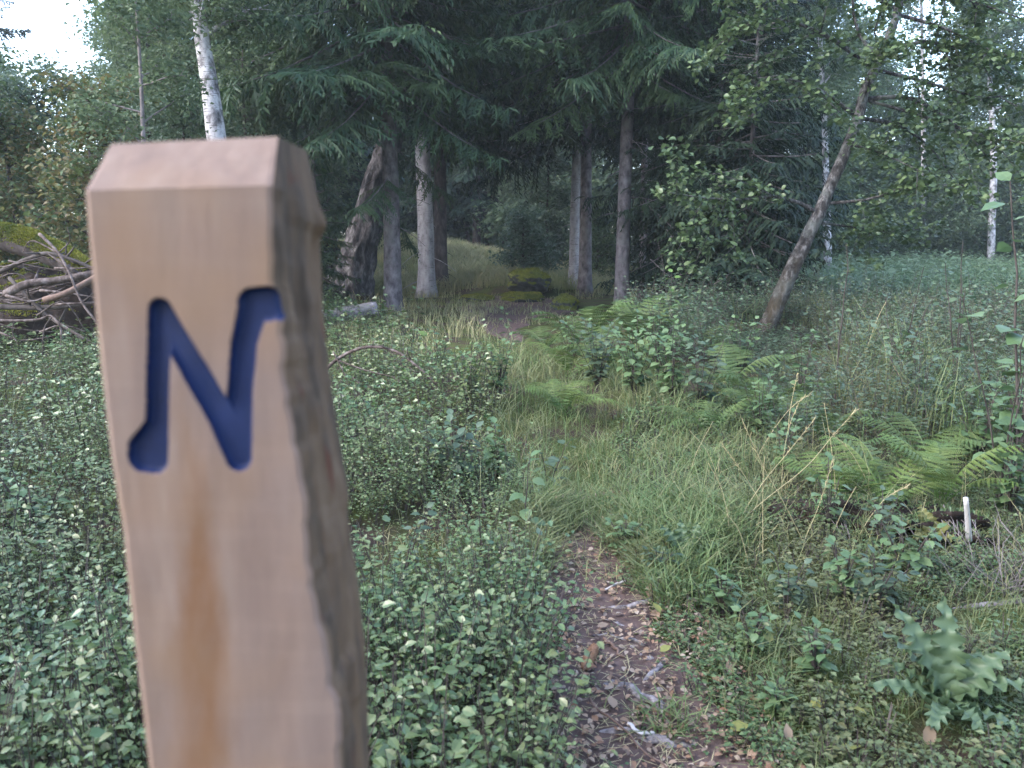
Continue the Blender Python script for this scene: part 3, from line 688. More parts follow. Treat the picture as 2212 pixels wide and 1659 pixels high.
def low_cover():
    """moss and small round leaves right of the path"""
    rg = np.random.default_rng(9); mb = MB()
    T = [sprig(rg, .075, 21, .017, 0) for _ in range(5)]
    n = 12000; x, y = sample(n, .3, 4.6, 1.15, 6.0, rg)
    ok = (x > path_x(y)+np.interp(y, [1.15, 2.2, 3.3], [.23, .20, .15])+.05*rg.normal(size=n)) & (x < y*.66+1.6) & (rg.random(n) < np.clip(.85+.8*n2(x*2.2, y*2.2, 81), .4, 1)) & ~clear_spot(x, y)
    x, y = x[ok], y[ok]; plant_sprigs(mb, x, y, rg.uniform(.4, 1.25, len(x)), T, rg, rg.uniform(.6, 1.35, len(x))*np.maximum(1, y/4))
    n = 700; x, y = sample(n, -.15, 1.1, 1.2, 4, rg); dp = np.abs(x-path_x(y)); ok = (dp < .36) & (rg.random(n) < np.interp(dp, [0, .12, .3], [.06, .2, 1]))
    x, y = x[ok], y[ok]; plant_sprigs(mb, x, y, rg.uniform(.4, 1, len(x)), T, rg, rg.uniform(.5, .9, len(x)))
    stuff('low_leafy_cover', mb, [M['clover'], M['twig']])
    # short mossy pile
    mb = MB(); n = 130000; x, y = sample(n, .25, 4.2, 1.1, 6.5, rg); ok = (x > path_x(y)+.2) & (x < y*.66+.8); x, y = x[ok], y[ok]
    blades(mb, x, y, rg.uniform(.012, .04, len(x))*np.maximum(1, y/4), rg.uniform(.003, .006, len(x))*np.maximum(1, y/4), rg, .8, .3)
    stuff('moss_carpet', mb, [M['clover']])
low_cover()
def undergrowth():
    rg = np.random.default_rng(13); mb = MB()
    T = [sprig(rg, .62, 36, .042, 0) for _ in range(6)]
    n = 6000; x, y = sample(n, 1.6, 12, 4.6, 11.5, rg, False); u, v, d = gproj(x, y)
    ok = (u > np.interp(v, [600, 700, 760, 850, 960, 1060, 1150], [1760, 1700, 1560, 1570, 1640, 1700, 2000])) & (v < 1090) & (rg.random(n) < np.clip(.75+.8*n2(x*.9, y*.9, 91), .1, 1)) & (u < 2500)
    ok |= (u > 1180) & (u < 1700) & (v > 690) & (v < 800) & (rg.random(n) < .7)
    x, y = x[ok], y[ok]; plant_sprigs(mb, x, y, np.where((u[ok] > 1540) & (u[ok] < 1800) & (v[ok] > 735) & (v[ok] < 960), .3, 1)*rg.uniform(.6, 1.35, len(u[ok]))*(1+.3*n2(x*.7, y*.7, 92)), T, rg, rg.uniform(.9, 1.3, len(x))*np.interp(y, [4.5, 8, 11.5], [.75, 1, .95]))
    stuff('undergrowth', mb, [M['under'], M['twig']])
    mb = MB(); T = [sprig(rg, .6, 27, .13, 0) for _ in range(5)]
    n = 5200; x, y = sample(n, 3, 34, 15.5, 46, rg, False); ok = (x > 3.2+(y-15)*.16) & (x < y*.74+2)
    x, y = x[ok], y[ok]; plant_sprigs(mb, x, y, rg.uniform(.6, 1.3, len(x)), T, rg, rg.uniform(.8, 1.4, len(x)))
    x, y = tufts(3000, 3, 34, 16, 48, rg, 9, .2, False); ok = (x > 3.4+(y-15)*.18) & (x < y*.74+2); x, y = x[ok], y[ok]
    blades(mb, x, y, rg.uniform(.45, .95, len(x)), rg.uniform(.02, .04, len(x)), rg, .3, .3)
    stuff('meadow_plants', mb, [M['meadow'], M['twig']])
    # fallen needles and leaves on the path
    mb = MB(); n = 6500; x, y = sample(n, -.2, 1.2, 1.2, 4.2, rg); ok = np.abs(x-path_x(y)) < .36; x, y = x[ok], y[ok]
    n = len(x); az = rg.uniform(0, 6.28, n); d = np.stack([np.cos(az), np.sin(az), rg.normal(0, .2, n)], -1); up = np.stack([rg.normal(0, .35, n), rg.normal(0, .35, n), np.ones(n)], -1)
    T2 = leaf_t(.33, .12, .2, 2); mb.add(*inst(T2[0], T2[1], frames(d, up)*(rg.uniform(.009, .031, n))[:, None, None], np.stack([x, y, tz(x, y)+.03], -1)))
    n = 5000; x, y = sample(n, -.2, 1.2, 1.2, 4.2, rg); ok = np.abs(x-path_x(y)) < .32; x, y = x[ok], y[ok]; n = len(x)
    az = rg.uniform(0, 6.28, n); d = np.stack([np.cos(az), np.sin(az), rg.normal(0, .12, n)], -1); sd = np.stack([-np.sin(az), np.cos(az), 0*az], -1)
    mb.add(*strips(np.stack([x, y, tz(x, y)+.028], -1), d, rg.uniform(.015, .07, n), sd, rg.uniform(.0015, .003, n)), 1)
    stuff('leaf_litter', mb, [M['brown_leaf'], M['stalk']])
undergrowth()

# ================================================================== the spruces
def spr(u, v, label, H=16, r=None, wpx=30, base=3.2, maxL=2.6, seed=1, bark='spruce_bark', needles='spruce_needles', name='spruce_tree', y=None, group='spruces round the mossy boulder', **kw):
    p = G(u, v) if y is None else np.array([at(u, v, y)[0], y, float(tz(at(u, v, y)[0], y))])
    rr = r if r else wpx/2/FU*math.hypot(p[1], p[0])
    tc = spruce(np.random.default_rng(seed), H, rr*.92, base, maxL, **kw)
    return plant_tree(name, label, 'spruce', p, tc, M[bark], M[needles], group)
spr(850, 682, 'slim brown spruce trunk in front of the rough leaning trunk, with a flared foot', wpx=38, base=4.1, maxL=3.0, seed=3, low_sparse=(1.6, .35), snags=6, hard_side=R(200), side_gain=.25, per=6)
spr(922, 642, 'pale grey straight trunk beside the grassy slope, brightest of the spruces', wpx=38, base=5.2, maxL=2.6, seed=4, bark='pale_bark', snags=9)
spr(953, 634, 'dark trunk standing hard against the pale grey trunk', y=20.6, wpx=30, base=4.1, maxL=2.5, seed=5, bark='dark_bark', snags=4, hard_side=R(-10), side_gain=.5, needles='dark_needles')
spr(1240, 622, 'greyish trunk left of its brown twin behind the ferns', y=20.8, wpx=24, base=4.2, maxL=2.6, seed=6, bark='pale_bark', snags=4, H=17, hard_side=R(190), side_gain=.5, needles='dark_needles')
spr(1263, 636, 'brown trunk close beside a greyish one behind the ferns', y=19.6, wpx=28, base=5.0, maxL=2.4, seed=7, snags=5, H=15)
spr(1342, 675, 'grey knotty trunk rising out of the ferns, nearest of the slim ones', wpx=30, base=4.6, maxL=2.7, seed=8, snags=12, bark='spruce_bark', per=6, hard_side=R(250), side_gain=.2)
spr(1386, 630, 'thin trunk behind the knotty grey trunk with dead twigs', y=19, wpx=15, base=4.8, maxL=2.0, seed=9, snags=14, H=13)
spr(1428, 615, 'dark half hidden trunk among dead twigs', y=21.5, wpx=24, base=4.2, maxL=2.4, seed=10, bark='dark_bark', snags=14, needles='dark_needles')
spr(1540, 700, 'broad dark spruce with boughs almost to the ground beside the leaning tree', y=15.6, wpx=24, base=1.0, maxL=2.5, seed=11, needles='dark_needles', snags=10, per=6, low_sparse=(.5, 1))
spr(1605, 690, 'young dark spruce with drooping boughs just left of the leaning tree', y=13.6, H=5.6, r=.05, base=.4, maxL=1.5, seed=17, needles='dark_needles', per=7, step=.12, hi_top=.1, group='spruces round the mossy boulder')
spr(1475, 690, 'low dark spruce under the dead boughs by the knotty grey trunk', y=17.2, H=5.0, r=.05, base=.4, maxL=1.4, seed=18, needles='dark_needles', per=7, step=.12, hi_top=.1)
spr(555, 640, 'green spruce behind the post top with boughs hanging to the ground', y=19, r=.14, base=1.4, maxL=2.5, seed=15, H=15, per=6)
spr(690, 630, 'small spruce between the post and the rough leaning trunk', y=15.2, r=.04, base=.4, maxL=.85, seed=16, H=3.3, per=5, step=.26)
# ---- the rough leaning trunk
def px_path(pts, y0, y1, n=24):
    c = catmull(np.array([(u, v) for u, v in pts]), n); ys = np.linspace(y0, y1, n)
    return np.array([at(u, v, y) for (u, v), y in zip(c, ys)])
def rough_tree():
    pth = px_path([(752, 628), (772, 560), (800, 450), (832, 340), (868, 230), (900, 120), (935, 0), (975, -140), (1010, -300)], 17.0, 17.8, 60)
    base = pth[0].copy(); base[2] = float(tz(base[0], base[1])); loc = pth-base; loc[0, 2] -= .15
    t = np.linspace(0, 1, 60); rad = np.interp(t, [0, .04, .12, .25, .5, 1], [.52, .44, .37, .30, .22, .10])
    rg = np.random.default_rng(40); tr = MB(); tr.add(*tube(loc, rad, 40, .22, 20, 77, vstretch=1.6))
    tr2, cr = decid(rg, 6, .05, path=loc[40:], crown0=.3, spread=.5, nl=10, nleaf=9000, ls=.10, sig=.25, radii=np.full(20, .06))
    V, F, _ = tr2.get(); tr.add(V, F)
    plant_tree('old_birch', 'thick rough fissured dark trunk leaning behind the slim brown spruce', 'tree', base, (tr, cr), M['rough_bark'], M['far_green'])
rough_tree()
# ---- the leaning sallow
def leaning_tree():
    px = [(1640, 757), (1672, 690), (1708, 610), (1742, 530), (1772, 455), (1802, 380), (1832, 300), (1866, 215), (1900, 120), (1935, 20), (1970, -90), (2005, -220)]
    n = 40; pth = px_path(px, 10.1, 10.6, n); base = pth[0].copy(); base[2] = float(tz(base[0], base[1]))
    loc = pth-base; loc[0, 2] -= .1
    rad = np.interp(np.linspace(0, 1, n), [0, .05, .2, .4, .7, 1], [.155, .115, .097, .072, .058, .04])
    wob = vnoise(np.stack([np.arange(n)*.35, np.zeros(n), np.zeros(n)], -1), 3)*.055; loc[:, 0] += wob
    def L(pts, y0, y1, r): return (px_path(pts, y0, y1, 8)-base, r)
    limbs = [L([(1770, 462), (1690, 425), (1590, 432), (1500, 425), (1425, 412)], 10.3, 9.6, .028), 
             
             L([(1850, 250), (1760, 190), (1680, 170), (1600, 200)], 10.5, 10.0, .03), L([(1868, 215), (1960, 210), (2040, 250), (2110, 310)], 10.5, 10.0, .035), L([(1850, 255), (1940, 270), (2010, 320), (2070, 400)], 10.5, 11, .03),
             L([(1780, 440), (1880, 430), (1980, 400), (2080, 400)], 10.3, 9.8, .025), L([(1760, 480), (1840, 490), (1930, 500), (2020, 490)], 10.3, 10.9, .02),
             L([(1890, 150), (1790, 80), (1680, 40), (1580, 60)], 10.5, 9.9, .035), L([(1905, 110), (2010, 90), (2120, 120), (2200, 170)], 10.5, 10.8, .035),
             L([(1935, 20), (1820, -40), (1700, -60), (1600, -40)], 10.6, 9.8, .03), L([(1940, 0), (2050, -10), (2150, 20), (2260, 60)], 10.6, 10.2, .03), L([(1965, -80), (1850, -160), (1750, -200)], 10.6, 10, .03), L([(1975, -100), (2080, -160), (2200, -200)], 10.6, 11, .03),
             L([(1900, 130), (1850, 60), (1840, -60), (1850, -160)], 10.5, 11.2, .03), L([(1830, 310), (1900, 330), (1990, 370)], 10.4, 9.6, .02), L([(1860, 230), (1880, 170), (1900, 110), (1930, 60)], 10.4, 9.7, .012), L([(1900, 120), (1890, 60), (1920, 0), (1950, -40)], 10.4, 9.7, .012), L([(1868, 215), (1990, 250), (2110, 290), (2230, 320)], 10.5, 9.8, .025), L([(1890, 150), (2010, 180), (2120, 210), (2240, 200)], 10.5, 10.4, .025), L([(1930, 30), (2040, 60), (2140, 110), (2230, 130)], 10.6, 10.1, .025)]
    rg = np.random.default_rng(50)
    tc = decid(rg, 6, .1, path=loc, limbs=limbs, radii=rad, nleaf=12500, ls=.074, lod=2, sig=.08, sub=5, wl=.42, rough=.14, sides=20, droop=.35)
    plant_tree('leaning_tree', 'leaning tree with moss brown foot and round pale green leaves, right of the dark spruces', 'tree', base, tc, M['willow_bark'], M['birch_leaf'])
leaning_tree()
# ---- birches
def birch(pts, y0, y1, r, seed, label, leafm='far_green', nleaf=9000, ls=.08, top=0):
    pth = px_path(pts, y0, y1, 40); base = pth[0].copy(); base[2] = float(tz(base[0], base[1])); loc = pth-base; loc[0, 2] = -.1
    rad = np.interp(np.linspace(0, 1, 40), [0, .3, 1], [r*1.15, r, r*.35]); 
    tc = decid(np.random.default_rng(seed), loc[-1, 2], r, path=loc, crown0=.55, spread=.2, nl=14, nleaf=nleaf, ls=ls, radii=rad, sig=.3, rough=.05)
    plant_tree('birch_tree', label, 'birch', base, tc, M['birch_bark'], M[leafm], 'white barked birches')
birch([(500, 640), (484, 450), (466, 290), (452, 180), (436, 80), (424, -20), (410, -140), (395, -300)], 11.5, 12, .135, 61, 'white birch trunk leaning away behind the post top')
birch([(2140, 575), (2143, 470), (2146, 380), (2144, 280), (2138, 180), (2136, 60), (2130, -100)], 34, 34, .135, 62, 'distant white birch at the far edge of the bright meadow', nleaf=14000, ls=.16)
birch([(1788, 560), (1786, 460), (1784, 380), (1780, 240), (1770, 60), (1760, -100)], 27, 27, .12, 63, 'thin white birch glimpsed behind the leaning tree', nleaf=9000, ls=.14)
birch([(1995, 545), (1995, 300), (1993, 160), (1990, 0), (1985, -120)], 38, 38, .10, 64, 'far slender birch against the bright sky behind the leaning tree', nleaf=7000, ls=.16)
# ---- bushy trees behind the post, left
def bush(u, v, y, H, label, mat, seed, name='broadleaf_tree', cat='tree', r=.05, nleaf=14000, ls=.075, crown0=.08, spread=.3, sig=.17, lod=0, bark='twig', group='bushy trees behind the post', nl=18, **kw):
    x = at(u, v, y)[0]; p = onground(x, y)
    tc = decid(np.random.default_rng(seed), H, r, crown0=crown0, spread=spread, nl=nl, nleaf=nleaf, ls=ls, lod=lod, sig=sig, **kw)
    return plant_tree(name, label, cat, p, tc, M[bark], M[mat], group)
bush(215, 640, 10.2, 3.1, 'yellowing bush with brown tinged leaves above the brush heap', 'autumn', 70, ls=.08, lod=2, nleaf=6500, spread=.36)
bush(60, 640, 11.5, 3.1, 'yellow green bush behind the brush heap', 'autumn', 71, ls=.085, nleaf=8000, spread=.38)
bush(-120, 640, 11, 5.2, 'dull green bush beside the yellow green one', 'broad_green', 72, nleaf=10000)
bush(330, 640, 9.8, 4.6, 'thin grey stemmed sapling rising just behind the chamfered post top', 'far_green', 73, r=.035, crown0=.42, spread=.24, nleaf=4500, bark='grey_twig', nl=12, sig=.13)
bush(420, 640, 13, 3.6, 'blue green bush low behind the post top', 'blue_green', 74, ls=.08, spread=.42, nleaf=14000)
bush(560, 640, 14, 4.5, 'yellow green shrub in front of the drooping spruce behind the post', 'far_green', 75, ls=.085, nleaf=8000)
bush(120, 640, 15, 4.2, 'grey green bushy tree behind the yellowing bush', 'blue_green', 76, ls=.09, nleaf=16000, spread=.36)
bush(345, 640, 17, 8.0, 'tall light green tree left of the white birch', 'far_green', 77, ls=.11, nleaf=14000, spread=.17, r=.09, sig=.26)
bush(400, 640, 21, 11, 'taller pale green tree behind the white birch', 'far_green', 78, ls=.13, nleaf=22000, spread=.26, r=.12, sig=.3)
bush(-60, 640, 19, 6.2, 'dark bushy tree below the open sky', 'broad_green', 79, ls=.11, nleaf=20000, spread=.36, r=.1, sig=.26)
bush(560, 640, 24, 11, 'tall yellowish tree behind the drooping spruce', 'far_green', 80, ls=.14, nleaf=20000, spread=.27, r=.12, sig=.3)
# ---- low shrubs in the middle distance
bush(1180, 560, 26, 4.4, 'grey leaved shrub in the gap between the trunks', 'blue_green', 90, ls=.12, nleaf=9000, spread=.3, group='shrubs in the wood', name='shrub', cat='shrub', sig=.2)
bush(1130, 580, 23, 1.9, 'low blue green shrub on the grassy slope above the mossy boulder', 'blue_green', 91, ls=.11, nleaf=3500, spread=.5, group='shrubs in the wood', name='shrub', cat='shrub')
bush(1290, 580, 25, 2.3, 'small shrub between the brown trunk and the knotty grey trunk', 'broad_green', 92, ls=.11, nleaf=4500, spread=.45, group='shrubs in the wood', name='shrub', cat='shrub')
# ---- the far wood: spruces and broadleaved trees, shared meshes
def far_wood():
    rg = np.random.default_rng(200)
    def proto(kind, k):
        if kind == 's':
            tc = spruce(np.random.default_rng(300+k), 18, .17, 2.0 if k else 3.2, 3.4, hi_top=0, step=.42, per=6)
            return tc, M['dark_bark'], M['dark_needles']
        tc = decid(np.random.default_rng(330+k), 14 if k < 2 else 5, .13, crown0=.12 if k < 2 else .05, spread=.30 if k < 2 else .5, nl=26, nleaf=24000 if k < 2 else 12000, ls=.20, sig=.42, wood=False)
        return tc, M['dark_bark'], M['far_green'] if k != 1 else M['broad_green']
    protos = {}
    lab = {'s': 'dark spruce', 'd': 'broadleaved tree', 'e': 'spreading green tree', 'b': 'leafy bush'}
    kind_of = {'s': ('s', 1), 'd': ('d', 0), 'e': ('d', 1), 'b': ('d', 2), 't': ('s', 0)}
    lab['t'] = 'bare footed spruce'
    rows = []   # (u, y, kind, scale, where)
    for u, y, k, s in [(1450, 26, 's', .9), (1510, 30, 's', 1), (1585, 24, 's', .75), (1640, 32, 's', 1.0), (720, 28, 's', .9), (640, 33, 's', 1.05), (1030, 40, 's', 1.1), (1260, 41, 's', 1.1), (940, 43, 's', 1.1), (1420, 42, 's', 1.1), (1560, 40, 's', 1.1)]:
        rows.append((u, y, k, s, 'in the dark wood behind the spruces'))
    for u, y, k, s in [(1010, 46, 'e', .9), (1090, 50, 'd', 1), (1170, 44, 'e', .95), (1250, 47, 'd', 1), (930, 50, 'd', 1), (1210, 37, 'b', 1.2), (800, 48, 'b', 1.4), (870, 52, 'b', 1.5), (925, 47, 'b', 1.3), (985, 53, 'b', 1.5), (1050, 50, 'b', 1.4), (1105, 55, 'b', 1.5), (1330, 39, 'e', .8), (860, 46, 'e', .9)]:
        rows.append((u, y, k, s, 'through the gap between the trunks'))
    for u, y, k, s in [(500, 34, 's', .95), (420, 40, 'd', .95), (330, 36, 'e', .85), (320, 44, 'd', .9), (15, 27, 's', .72), (-40, 31, 's', .75), (70, 40, 'e', .46), (160, 46, 'd', .5), (-140, 36, 'd', .9), (590, 42, 'd', 1.0), (-200, 24, 'e', .7), (-330, 28, 's', .9), (-450, 24, 'e', .8)]:
        rows.append((u, y, k, s, 'beyond the bushes behind the post'))
    for u, y, k, s in [(1700, 40, 'd', 1), (1760, 48, 's', .9), (1820, 44, 'e', .9), (1890, 50, 'd', .85), (1950, 43, 'b', 1.2), (1985, 47, 'e', .62), (2050, 50, 'd', .85), (2110, 44, 'e', .85), (2180, 48, 'd', .66), (2250, 42, 'e', .7), (2330, 46, 'd', .9), (2440, 42, 'e', .9), (2560, 40, 'd', .85), (2700, 36, 's', .8), (2620, 46, 'e', 1), (1850, 38, 'b', 1.1), (1920, 37, 'b', .85), (2010, 39, 'b', 1.0), (2085, 36, 'b', .9), (2160, 37, 'b', 1.05), (2230, 35, 'b', .9), (1770, 36, 'b', .9), (1720, 33, 'e', .6), (2020, 58, 's', .75), (1840, 60, 's', .9)]:
        rows.append((u, y, k, s, 'beyond the bright meadow'))
    ords = 'first second third fourth fifth sixth seventh eighth ninth tenth eleventh twelfth thirteenth fourteenth fifteenth sixteenth seventeenth'.split()
    cnt = {}
    for u, y, k, s, where in sorted(rows, key=lambda r: r[0]):
        cnt[(k, where)] = cnt.get((k, where), 0)+1
        label = f"{ords[cnt[(k, where)]-1]} {lab[k]} from the left {where}"
        p = onground(at(u, 560, y)[0], y)
        if k not in protos:
            tc, tm, cm = proto(*kind_of[k])
            o = plant_tree({'s': 'far_spruce', 't': 'far_spruce', 'b': 'far_bush'}.get(k, 'far_tree'), label, {'s': 'spruce', 't': 'spruce', 'b': 'bush'}.get(k, 'tree'), p, tc, tm, cm, 'trees '+where)
            o.scale = (s,)*3; o.rotation_euler.z = rg.uniform(0, 6.28); protos[k] = o
        else: copy_tree(protos[k], p, rg.uniform(0, 6.28), s*rg.uniform(.95, 1.05), label, 'trees '+where)
far_wood()

def behind():
    """unseen trees added round the viewpoint to keep low sky light off the post face"""
    src = [o for o in COL.objects if o.name == 'far_tree'][0]; src2 = [o for o in COL.objects if o.name == 'far_spruce'][0]
    for k, (x, y, s, q, w) in enumerate([(-4.5, -7, .8, 0, 'unseen broadleaved shade tree added behind the viewpoint on the post side'), (1.5, -9, .9, 1, 'unseen dark shade spruce added straight behind the viewpoint'), (6, -6.5, .8, 0, 'unseen broadleaved shade tree added behind the viewpoint on the path side'), (-9, -3.5, .85, 1, 'unseen dark shade spruce added beside the viewpoint beyond the post'), (-1.5, -12, 1, 0, 'unseen taller broadleaved shade tree added farther behind the viewpoint'), (10, -2, .8, 1, 'unseen dark shade spruce added beside the viewpoint beyond the path')]):
        copy_tree(src2 if q else src, onground(x, y), k*1.3, s, w, 'unseen shade trees added behind the viewpoint')
behind()
# ================================================================== brush heap, logs, stones
def lump(rg, c, s, mat=None, n=28, amp=.18, fr=1.6, seed=0, flatb=True):
    th = np.linspace(0, np.pi, n); ph = np.linspace(0, 2*np.pi, 2*n, endpoint=False)
    T, Pp = np.meshgrid(th, ph, indexing='ij'); D = np.stack([np.sin(T)*np.cos(Pp), np.sin(T)*np.sin(Pp), np.cos(T)], -1)
    rr = 1+amp*vnoise(D*fr+seed, seed)+amp*.5*vnoise(D*fr*2.7+seed, seed+1)+amp*.25*vnoise(D*fr*7+seed, seed+2)
    V = D*rr[..., None]*np.array(s)+np.array(c); m = 2*n
    i = (np.arange(n-1)[:, None]*m+np.arange(m)[None]); j = (np.arange(n-1)[:, None]*m+(np.arange(m)+1)[None] % m)
    F = np.concatenate([np.stack([i, i+m, j+m], -1).reshape(-1, 3), np.stack([i, j+m, j], -1).reshape(-1, 3)])
    return V.reshape(-1, 3), F
def moss_tufts(rg, V, F, dens, L=.02, w=.008, minz=.15):
    """short pile on the upward faces of a surface"""
    a, b, c = V[F[:, 0]], V[F[:, 1]], V[F[:, 2]]; nn = np.cross(b-a, c-a); ar = np.linalg.norm(nn, axis=1)/2; nn = norm(nn)
    p = ar*(np.clip(nn[:, 2]-minz, 0, 1)); n = int(dens*p.sum()); 
    if n < 1: return np.zeros((0, 3)), np.zeros((0, 3), int)
    k = rg.choice(len(F), n, p=p/p.sum()); u = rg.random((n, 2)); u = np.where(u.sum(1, keepdims=True) > 1, 1-u, u)
    P = a[k]+(b-a)[k]*u[:, :1]+(c-a)[k]*u[:, 1:]; d = norm(nn[k]+rg.normal(0, .5, (n, 3)))
    return strips(P, d, rg.uniform(.5, 1.3, n)*L, norm(np.cross(d, rg.normal(size=(n, 3)))), np.full(n, w), .2)
def branch_thing(name, label, cat, pts, r, mat, group=None, n=16, twigs=0, seed=0, sides=8, rough=.12, moss=False, fork=None):
    """pts: list of (u, v, horizontal distance)"""
    rg = np.random.default_rng(seed+900); c = catmull(np.array([at(*p) for p in pts]), n)
    base = c[0].copy(); loc = c-base; rad = np.linspace(r[0], r[1], n)
    o = thing(name, label, cat, base, 0, group); mb = MB(); mb.add(*tube(loc, rad, sides, rough, 6, seed, vstretch=3)); part('stem' if name != 'log' and name != 'mossy_log' else 'trunk', mb, M[mat], o)
    if moss:
        V, F, _ = mb.get(); m2 = MB(); m2.add(*moss_tufts(rg, V, F, moss, .03, .012, -.1)); part('moss', m2, M['moss'], o, smooth=False)
    for q in range(twigs):
        k = rg.uniform(.15, .95)*(n-1); p = np.array([np.interp(k, np.arange(n), loc[:, a]) for a in range(3)]); d = norm(rg.normal(0, 1, 3)+np.array([0, 0, .2])); l = rg.uniform(.05, .16)*(3 if r[0] > .02 else 1)
        part('twig', tube(np.array([p, p+d*l*.5+rg.normal(0, .01, 3), p+d*l]), [r[1]*.7+.001, r[1]*.5+.001, .001], 4), M[mat], o)
    for fk in fork or []:
        f = catmull(np.array([at(*p) for p in fk[0]]), 10)-base
        part('side_branch', tube(f, np.linspace(fk[1], .0025, 10), 5, .1, 6, seed+3), M[mat], o)
    return o
def heap():
    rg = np.random.default_rng(77)
    p = onground(*at(60, 700, 9.3)[:2]); o = thing('root_mound', 'dark earthy root mound under the brush heap with moss on top', 'mound', p)
    V, F = lump(rg, (0, 0, .25), (1.15, .55, .62), n=40, amp=.30, seed=5); part('earth', (V, F), M['dark_earth'], o)
    m = MB(); m.add(*moss_tufts(rg, V, F, 16000, .03, .012, .55)); part('moss', m, M['moss'], o, smooth=False)
    B = 'branches of the brush heap'
    branch_thing('mossy_log', 'fallen log covered in yellow moss, top of the brush heap', 'log', [(-90, 500, 9.2), (20, 515, 8.9), (110, 545, 8.7), (205, 598, 8.4)], (.17, .12), 'dark_bark', B, moss=26000, sides=16, seed=1)
    branch_thing('fallen_branch', 'thick grey broken branch lying across the brush heap', 'branch', [(12, 636, 8.1), (60, 614, 8.1), (120, 606, 8.15), (195, 592, 8.2), (300, 570, 8.6)], (.045, .035), 'heap_wood', B, twigs=4, seed=2)
    branch_thing('fallen_branch', 'reddish barkless branch end beside the thick grey one', 'branch', [(95, 648, 7.9), (140, 634, 7.9), (190, 608, 8.0), (280, 560, 8.2)], (.032, .028), 'red_wood', B, seed=3)
    branch_thing('fallen_branch', 'thin pale branch slanting down through the brush heap', 'branch', [(85, 505, 7.9), (125, 545, 7.8), (150, 590, 7.7), (175, 650, 7.6), (215, 705, 7.5)], (.016, .010), 'heap_wood', B, seed=4, fork=[([(128, 548, 7.8), (70, 520, 7.9), (48, 545, 8.0)], .012), ([(128, 545, 7.8), (150, 520, 7.8), (145, 490, 7.8)], .008)])
    branch_thing('fallen_branch', 'low forked pale branch with feet in the bilberries', 'branch', [(-60, 688, 7.4), (30, 693, 7.4), (85, 690, 7.4), (110, 682, 7.4), (132, 712, 7.35), (130, 760, 7.3)], (.014, .008), 'heap_wood', B, seed=5, fork=[([(112, 684, 7.4), (95, 712, 7.35), (92, 765, 7.3)], .009), ([(30, 693, 7.4), (27, 720, 7.4), (40, 745, 7.35)], .008), ([(112, 686, 7.4), (165, 720, 7.3), (205, 745, 7.3)], .006)])
    branch_thing('fallen_branch', 'dark lichen flecked branch deep in the brush heap', 'branch', [(-40, 660, 8.3), (80, 665, 8.3), (200, 655, 8.3), (330, 640, 8.5)], (.03, .02), 'twig', B, twigs=6, seed=6)
    branch_thing('fallen_branch', 'long dark twiggy branch under the pale ones', 'branch', [(20, 600, 8.4), (100, 680, 8.2), (190, 735, 8.0), (260, 770, 7.9)], (.02, .01), 'twig', B, twigs=10, seed=7)
    branch_thing('fallen_branch', 'crooked dark branch arching over the mossy log', 'branch', [(-30, 600, 8.5), (60, 560, 8.4), (110, 548, 8.3), (190, 575, 8.3), (240, 610, 8.3)], (.026, .016), 'twig', B, twigs=7, seed=8)
    rgq = np.random.default_rng(8)
    for k in range(22):
        u0, v0 = rgq.uniform(-60, 120), rgq.uniform(560, 720); y0 = rgq.uniform(7.8, 8.8)
        branch_thing('brush_twig', 'thin dark twig tangled in the brush heap', 'twig', [(u0, v0, y0), (u0+60, v0+rgq.uniform(-30, 30), y0), (u0+rgq.uniform(100, 190), v0+rgq.uniform(-50, 60), y0+.1)], (rgq.uniform(.007, .018), .004), 'heap_wood', 'thin twigs of the brush heap', n=8, sides=5, seed=20+k)
heap()
def stones():
    rg = np.random.default_rng(88)
    p = G(1142, 642); o = thing('mossy_boulder', 'rounded boulder with green moss cap and dark side among the spruces', 'boulder', p)
    V, F = lump(rg, (0, .1, .38), (.54, .42, .31), n=40, amp=.22, seed=3); part('rock', (V, F), M['mossy_rock'], o)
    m = MB(); m.add(*moss_tufts(rg, V, F, 7000, .03, .014, .55)); part('moss', m, M['moss'], o, smooth=False)
    for (u, v, s, lab) in ((1130, 650, (.50, .32, .13), 'flat mossy stone under the rounded boulder'), (1030, 650, (.38, .25, .09), 'low mossy stone near the foot of the pale trunk'), (1222, 668, (.26, .22, .20), 'mossy stump like stone with brown top at the ferns edge')):
        p = G(u, v); o = thing('mossy_stone', lab, 'stone', p, 0, 'stones round the boulder'); V, F = lump(rg, (0, 0, s[2]*.4), s, n=26, amp=.3, seed=int(u)); part('rock', (V, F), M['mossy_rock'], o)
        m = MB(); m.add(*moss_tufts(rg, V, F, 9000, .03, .014, .3)); part('moss', m, M['moss'], o, smooth=False)
    p = G(712, 600); o = thing('mossy_stump', 'dark stump draped in yellow moss just behind the post knot', 'stump', p)
    V, F = lump(rg, (0, 0, .45), (.36, .34, .62), n=30, amp=.3, seed=9); part('wood', (V, F), M['dark_earth'], o); m = MB(); m.add(*moss_tufts(rg, V, F, 9000, .04, .016, .2)); part('moss', m, M['moss'], o, smooth=False)
stones()
branch_thing('log', 'grey bare fallen log lying behind the post and before the slim brown spruce', 'log', [(640, 700, 11.5), (700, 689, 11.6), (760, 677, 11.7), (815, 667, 11.8)], (.13, .11), 'log_bark', None, sides=16, seed=31)
branch_thing('log', 'short pale log end poking out beside the post in the bilberries', 'log', [(690, 885, 6.4), (725, 868, 6.45), (752, 858, 6.5)], (.045, .04), 'log_bark', None, sides=12, seed=32)
